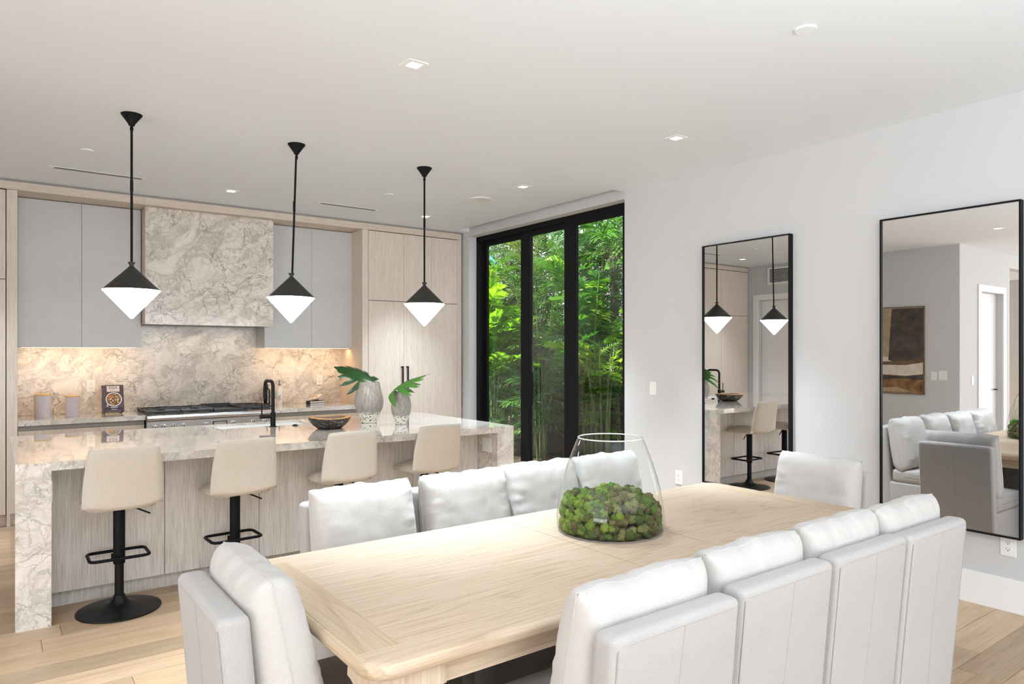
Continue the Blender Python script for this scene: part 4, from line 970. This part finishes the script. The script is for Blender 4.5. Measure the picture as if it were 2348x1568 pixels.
def make_chair(seed):
    t = thing('dining_chair', '', 'chair', (0, 0, 0), 'linen slipcovered chairs around the table')
    h = CWD/2
    # skirted back slab leaning outwards to the top
    yo = lambda z: -.262-.075*(z/.86); th = .085
    b_ = MB()
    levels = [.015, .2, .4, .6, .78, .86]
    lo = MB().box(-h, h, -th, 0, 0, 1, 0)
    rows = []
    o = lo
    bmesh.ops.subdivide_edges(o.bm, edges=[e for e in o.bm.edges if abs(e.verts[0].co.z-e.verts[1].co.z) > .5], cuts=6)
    bmesh.ops.bevel(o.bm, geom=[e for e in o.bm.edges if not (abs(e.verts[0].co.z) < .001 and abs(e.verts[1].co.z) < .001) and (abs(e.calc_face_angle(0)) > .5)], offset=.026, segments=4, profile=.5, affect='EDGES')
    for v_ in o.bm.verts:
        tz = v_.co.z; bl = .845/1.0
        z = .012 + tz*.848 if tz < .9 else .012+.9*.848+(tz-.9)*.848
        v_.co.z = z; v_.co.y = v_.co.y + yo(z)+th
    bk = o.build('backrest', M['linen'], t, 50)
    for x in (-h+.012, 0, h-.012):
        zt = .828 if x else .836
        MB().tube([(x+.010*math.sin(z*7+seed)*(1 if x == 0 else .15), yo(z)+(.0022 if x else -.0001), z) for z in (.03, .15, .3, .45, .6, .72, zt)], .0011, 6).build('seam', M['seam'], bk)
    MB().tube([(-h+.012, yo(.838)+.0040, .828), (-h+.03, yo(.838)+.0008, .8365), (0, yo(.838)+.0004, .838), (h-.03, yo(.838)+.0008, .8365), (h-.012, yo(.838)+.0040, .828)], .0011, 6).build('seam', M['seam'], bk)
    sk = MB().box(-h+.006, h-.006, -.225, .285, .012, .375, .02, 3)
    for v_ in sk.bm.verts:
        if v_.co.z < .2: v_.co.x *= 1.02; v_.co.y = v_.co.y*1.02
    sk.build('skirt', M['linen'], t, 50)
    sc = MB().box(-h+.008, h-.008, -.2, .30, .372, .487, .035, 4)
    bmesh.ops.subdivide_edges(sc.bm, edges=[e for e in sc.bm.edges if e.calc_length() > .2], cuts=6, use_grid_fill=True)
    for v_ in sc.bm.verts:
        if v_.co.z > .43: v_.co.z += .018*max(0, 1-(v_.co.x/h)**2)*max(0, 1-((v_.co.y-.05)/.25)**2)
    so = sc.build('seat_cushion', M['linen'], t, 60)
    q = .43; e_ = h-.008
    MB().tube([(-e_-.0005, -.1, q), (-e_-.0005, .27, q), (-e_+.02, .3005, q), (e_-.02, .3005, q), (e_+.0005, .27, q), (e_+.0005, -.1, q)], .002, 6).build('piping', M['seam'], so)
    p_, rim = pillow(CWD+.02, .485, .185, seed)
    tm = Matrix.Translation((0, -.155, .705)) @ Matrix.Rotation(math.radians(11), 4, 'X')
    bmesh.ops.transform(p_.bm, matrix=tm, verts=p_.bm.verts)
    po = p_.build('back_cushion', M['linen_lit'], t, 60)
    MB().tube([tm @ Vector(r) for r in rim], .0016, 6, True).build('piping', M['linen_lit'], po)
    return t
protos = [make_chair(s) for s in (1, 2, 3)]
used = set()
def chair(k, x, y, rz, lb, dz=0):
    if k in used: o = copy_tree(protos[k])
    else: o = protos[k]; used.add(k)
    o.location = (x, y, 0); o.rotation_euler.z = rz; o['label'] = lb
NY, FY_ = 1.487, 2.735
chair(0, 1.395, NY, 0, 'nearest linen chair on the camera side, first from the left')
chair(1, 1.915, NY+.02, 0, 'second linen chair on the camera side, right of the nearest one')
chair(2, 2.425, NY+.02, 0, 'third linen chair on the camera side of the table')
chair(0, 2.905, NY+.005, 0, 'fourth linen chair on the camera side, closest to the right wall')
chair(1, 1.325, FY_, PI, 'first linen chair from the left on the island side of the table')
chair(2, 1.865, FY_, PI, 'second linen chair from the left on the island side of the table')
chair(0, 2.355, FY_+.02, PI, 'third linen chair on the island side, seen left behind the glass vase')
chair(1, 2.86, FY_+.03, PI, 'fourth linen chair on the island side, seen through the glass vase')
chair(2, .775, 2.06, -PI/2, 'linen chair at the left head of the table, seen from its side')
chair(0, 3.595, 2.15, PI/2, 'linen chair at the right head of the table, in front of the mirrors')

# ------------------------------------------------------------------ garden outside the glass
gd = struct(MB().box(5.06, 14, 2, 18, -.3, -.1).build('ground', M['soil'], None, 0))
fe = thing('garden_fence', 'dark board fence behind the garden planting', 'fence', (10.2, 11, -.1))
for i in range(52):
    y = 6.2+i*.2
    box('fence_board', M['fence'], fe, 10.2, 10.225, y+.004, y+.196, -.1, 2.1+.02*rnd.random())
def frond_mesh(name, kind, seed):
    r = random.Random(seed); bm = bmesh.new()
    Ln = 1.0; n = {'pinnate': 13, 'fish': 6, 'bamboo': 9}[kind]
    def P(s): return Vector((s, 0, .28*s-.42*s*s))
    def quad(pts):
        vs = [bm.verts.new(p) for p in pts]
        bm.faces.new(vs)
    for k in range(10):   # rachis
        a, c = P(k/10), P((k+1)/10); w_ = .008*(1-.07*k)
        quad([a+Vector((0, -w_, 0)), a+Vector((0, w_, 0)), c+Vector((0, w_, 0)), c+Vector((0, -w_, 0))])
    for i in range(n):
        s = (.18+.8*i/(n-1)); b0 = P(s)
        for sd in (-1, 1):
            ang = (1.15-.75*i/(n-1))+r.uniform(-.12, .12)
            if kind == 'fish': ln, w_ = r.uniform(.26, .36)*(1.1-.35*s), r.uniform(.10, .15)
            elif kind == 'pinnate': ln, w_ = r.uniform(.34, .46)*(1.12-.5*s), .034
            else: ln, w_ = r.uniform(.20, .32), .030
            d = Vector((math.cos(ang), sd*math.sin(ang), r.uniform(-.15, .25))); d.normalize()
            pr = d.cross(Vector((0, 0, 1))).normalized(); up = pr.cross(d).normalized()
            dr = Vector((0, 0, -.35*ln))
            if kind == 'fish':
                m1 = b0+d*ln*.55+dr*.2
                e0, e1, e2, e3, e4 = b0+d*ln*.95-pr*w_, b0+d*ln*.86-pr*w_*.45, b0+d*ln*1.08+dr*.5, b0+d*ln*.82+pr*w_*.5, b0+d*ln*.9+pr*w_
                quad([b0, m1, e1, e0]); quad([m1, e2, e1]); quad([b0, e4, e3, m1]); quad([m1, e3, e2])
            else:
                a1_, a2_, tp = b0+d*ln*.35+up*.01, b0+d*ln*.7+dr*.35, b0+d*ln+dr
                quad([b0, a1_-pr*w_*.5, a1_]); quad([b0, a1_, a1_+pr*w_*.5])
                quad([a1_-pr*w_*.5, a2_-pr*w_*.42, a2_, a1_]); quad([a1_, a2_, a2_+pr*w_*.42, a1_+pr*w_*.5])
                quad([a2_-pr*w_*.42, tp, a2_]); quad([a2_, tp, a2_+pr*w_*.42])
    me = bpy.data.meshes.new(name); bm.to_mesh(me); bm.free(); return me
FM = {}
for kd in ('pinnate', 'fish', 'bamboo'):
    for mk in ('leafd', 'leafm', 'leafl', 'leafb', 'leafo'):
        for s in (1, 2):
            me = frond_mesh('frond', kd, s*7+len(kd)); me.materials.append(M[mk]); FM[kd, mk, s] = me
def plant(x, y, h, kd, mks, canes, per, size, label, cat, spread=.35, z_from=.12, name='bamboo_palm', group=None):
    t = thing(name, label, cat, (x, y, -.1), group)
    for c in range(canes):
        a = 2*PI*(c+rnd.random()*.5)/canes; rr = rnd.uniform(.03, .12); ln = rnd.uniform(.1, 1)*spread; hh = h*rnd.uniform(.72, 1.0)
        pts = [Vector((rr*math.cos(a)+ln*math.cos(a)*(k/6)**2, rr*math.sin(a)+ln*math.sin(a)*(k/6)**2, hh*k/6)) for k in range(7)]
        MB().tube([Vector((x, y, -.1))+p_ for p_ in pts], [.015-.0016*k for k in range(7)], 6).build('cane', M['cane'], t)
        nf = int(per*(1.8 if kd == 'fish' else 2.1))
        for f in range(nf):
            u = z_from+(1-z_from)*(f+rnd.random())/nf; k = min(5, int(u*6)); p_ = pts[k].lerp(pts[k+1], u*6-k)
            mk = rnd.choice(mks)
            o = link('frond', FM[kd, mk, rnd.choice((1, 2))], t)
            o.location = p_; s_ = (.70 if kd == 'fish' else .62)*size*rnd.uniform(.7, 1.2)*(1.0 if u < .9 else .8)
            o.scale = (s_, s_, s_); o.rotation_euler = (rnd.uniform(-.5, .5), rnd.uniform(-1.0, .15)*(.4+.8*u), rnd.random()*2*PI)
# wedge of garden visible through the glass: nearer plants first
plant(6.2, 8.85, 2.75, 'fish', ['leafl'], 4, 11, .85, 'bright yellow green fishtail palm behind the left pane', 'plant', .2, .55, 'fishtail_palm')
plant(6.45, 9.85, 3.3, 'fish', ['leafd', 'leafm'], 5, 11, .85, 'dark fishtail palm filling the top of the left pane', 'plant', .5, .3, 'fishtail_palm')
plant(6.5, 9.0, 1.3, 'bamboo', ['leafb', 'leafm', 'leafd'], 6, 8, .7, 'low bluish leafed shrub at the foot of the left pane', 'plant', .5, .1, 'leafy_shrub')
plant(6.75, 8.35, 3.9, 'bamboo', ['leafo', 'leafm', 'leafd'], 7, 13, .75, 'tall olive bamboo clump in the middle pane', 'plant', .6, .15, 'bamboo_clump')
plant(7.15, 9.25, 3.7, 'pinnate', ['leafm', 'leafo', 'leafd'], 6, 9, 1.0, 'arching olive palm behind the bamboo of the middle pane', 'plant', .6, .2)
plant(6.55, 8.05, 1.7, 'pinnate', ['leafm', 'leafb'], 4, 8, .7, 'mid green palm low in the middle pane', 'plant', .4, .3)
plant(6.75, 7.25, 2.9, 'fish', ['leafm', 'leafl', 'leafm'], 5, 10, .75, 'fresh green fishtail palm in the right pane', 'plant', .45, .35, 'fishtail_palm')
plant(6.95, 7.75, 3.6, 'pinnate', ['leafb', 'leafm'], 5, 9, .9, 'blue green palm high in the right pane', 'plant', .5, .35)
plant(6.6, 6.85, 2.0, 'bamboo', ['leafo', 'leafm', 'leafl'], 9, 6, .55, 'yellow green cane clump low in the right pane', 'plant', .3, .35, 'bamboo_clump')
plant(7.4, 6.95, 4.0, 'bamboo', ['leafd', 'leafm'], 6, 11, .9, 'dark tall bamboo at the right edge of the glass', 'plant', .6, .15, 'bamboo_clump')
plant(7.9, 8.3, 4.2, 'pinnate', ['leafd', 'leafm'], 6, 10, 1.2, 'tall dark palm clump at the back centre of the garden', 'plant', .7, .12)
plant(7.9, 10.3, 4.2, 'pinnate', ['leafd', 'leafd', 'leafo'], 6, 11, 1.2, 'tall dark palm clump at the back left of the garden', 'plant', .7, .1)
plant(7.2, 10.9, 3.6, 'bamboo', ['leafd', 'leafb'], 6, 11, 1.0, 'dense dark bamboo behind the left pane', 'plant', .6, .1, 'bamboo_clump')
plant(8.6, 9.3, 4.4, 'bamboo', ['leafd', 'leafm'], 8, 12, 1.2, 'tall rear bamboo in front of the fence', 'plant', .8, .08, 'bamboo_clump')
# palm with a visible trunk at the upper right
t = thing('palm_tree', 'palm tree with a grey trunk and dry fibres at the upper right of the glass', 'tree', (7.45, 7.48, -.1))
MB().tube([(7.45+.03*math.sin(k), 7.48, -.1+k*.32) for k in range(11)], [.085-.003*k+.006*(k % 2) for k in range(11)], 14).build('trunk', M['bark'], t)
for i in range(16):
    o = link('frond', FM['pinnate', rnd.choice(['leafm', 'leafd']), 1+i % 2], t); o.location = (0, 0, 3.15); o.scale = (1.25,)*3
    o.rotation_euler = (rnd.uniform(-.3, .3), rnd.uniform(-.9, .2), i*2*PI/16+rnd.random()*.3)
for i in range(26):
    a = rnd.random()*2*PI; ln = rnd.uniform(.15, .4); z = 3.2-rnd.random()*.25
    MB().tube([(7.45+.07*math.cos(a), 7.48+.07*math.sin(a), z), (7.45+.16*math.cos(a), 7.48+.16*math.sin(a), z-ln*.4), (7.45+.18*math.cos(a), 7.48+.18*math.sin(a), z-ln)], [.012, .009, .003], 5).build('dry_fibre', M['bark'], t)
# leaf mass closing the back of the garden
hb = bmesh.new(); r9 = random.Random(99)
for i in range(15000):
    c = Vector((r9.uniform(8.7, 9.9), r9.uniform(6.6, 15.5), 0)); c.z = -.1+4.3*r9.random()**.85
    a = r9.random()*2*PI; d = Vector((math.cos(a), math.sin(a), r9.uniform(-.7, .3))).normalized(); pr = d.cross(Vector((r9.uniform(-.5, .5), r9.uniform(-.5, .5), 1))).normalized()
    l_, w_ = r9.uniform(.12, .3), r9.uniform(.018, .04)
    hb.faces.new([hb.verts.new(q) for q in (c-d*l_*.5, c-pr*w_, c+d*l_*.5, c+pr*w_)])
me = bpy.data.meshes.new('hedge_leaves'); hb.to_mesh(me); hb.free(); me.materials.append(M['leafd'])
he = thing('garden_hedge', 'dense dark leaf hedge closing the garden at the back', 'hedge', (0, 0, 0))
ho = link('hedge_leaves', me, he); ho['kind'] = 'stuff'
for i in range(24):
    x, y = r9.uniform(8.9, 9.7), 6.8+i*.36
    MB().tube([(x, y, -.1), (x+r9.uniform(-.2, .2), y+r9.uniform(-.3, .3), 2), (x+r9.uniform(-.4, .4), y+r9.uniform(-.5, .5), 4)], [.03, .022, .01], 6).build('hedge_stem', M['bark'], he)
# blue plastic clip hanging in the leaves at the upper left
tag(MB().tube([(6.0, 8.62, 2.95), (6.02, 8.57, 2.88), (6.03, 8.53, 2.85)], [.018, .022, .016], 8).tube([(6.0, 8.64, 2.98), (6.0, 8.62, 2.95)], .006, 6).build('plastic_clip', M['blue'], None, 40, (6.0, 8.6, 2.9)), 'small blue plastic clip among the leaves at upper left of the glass', 'clip')
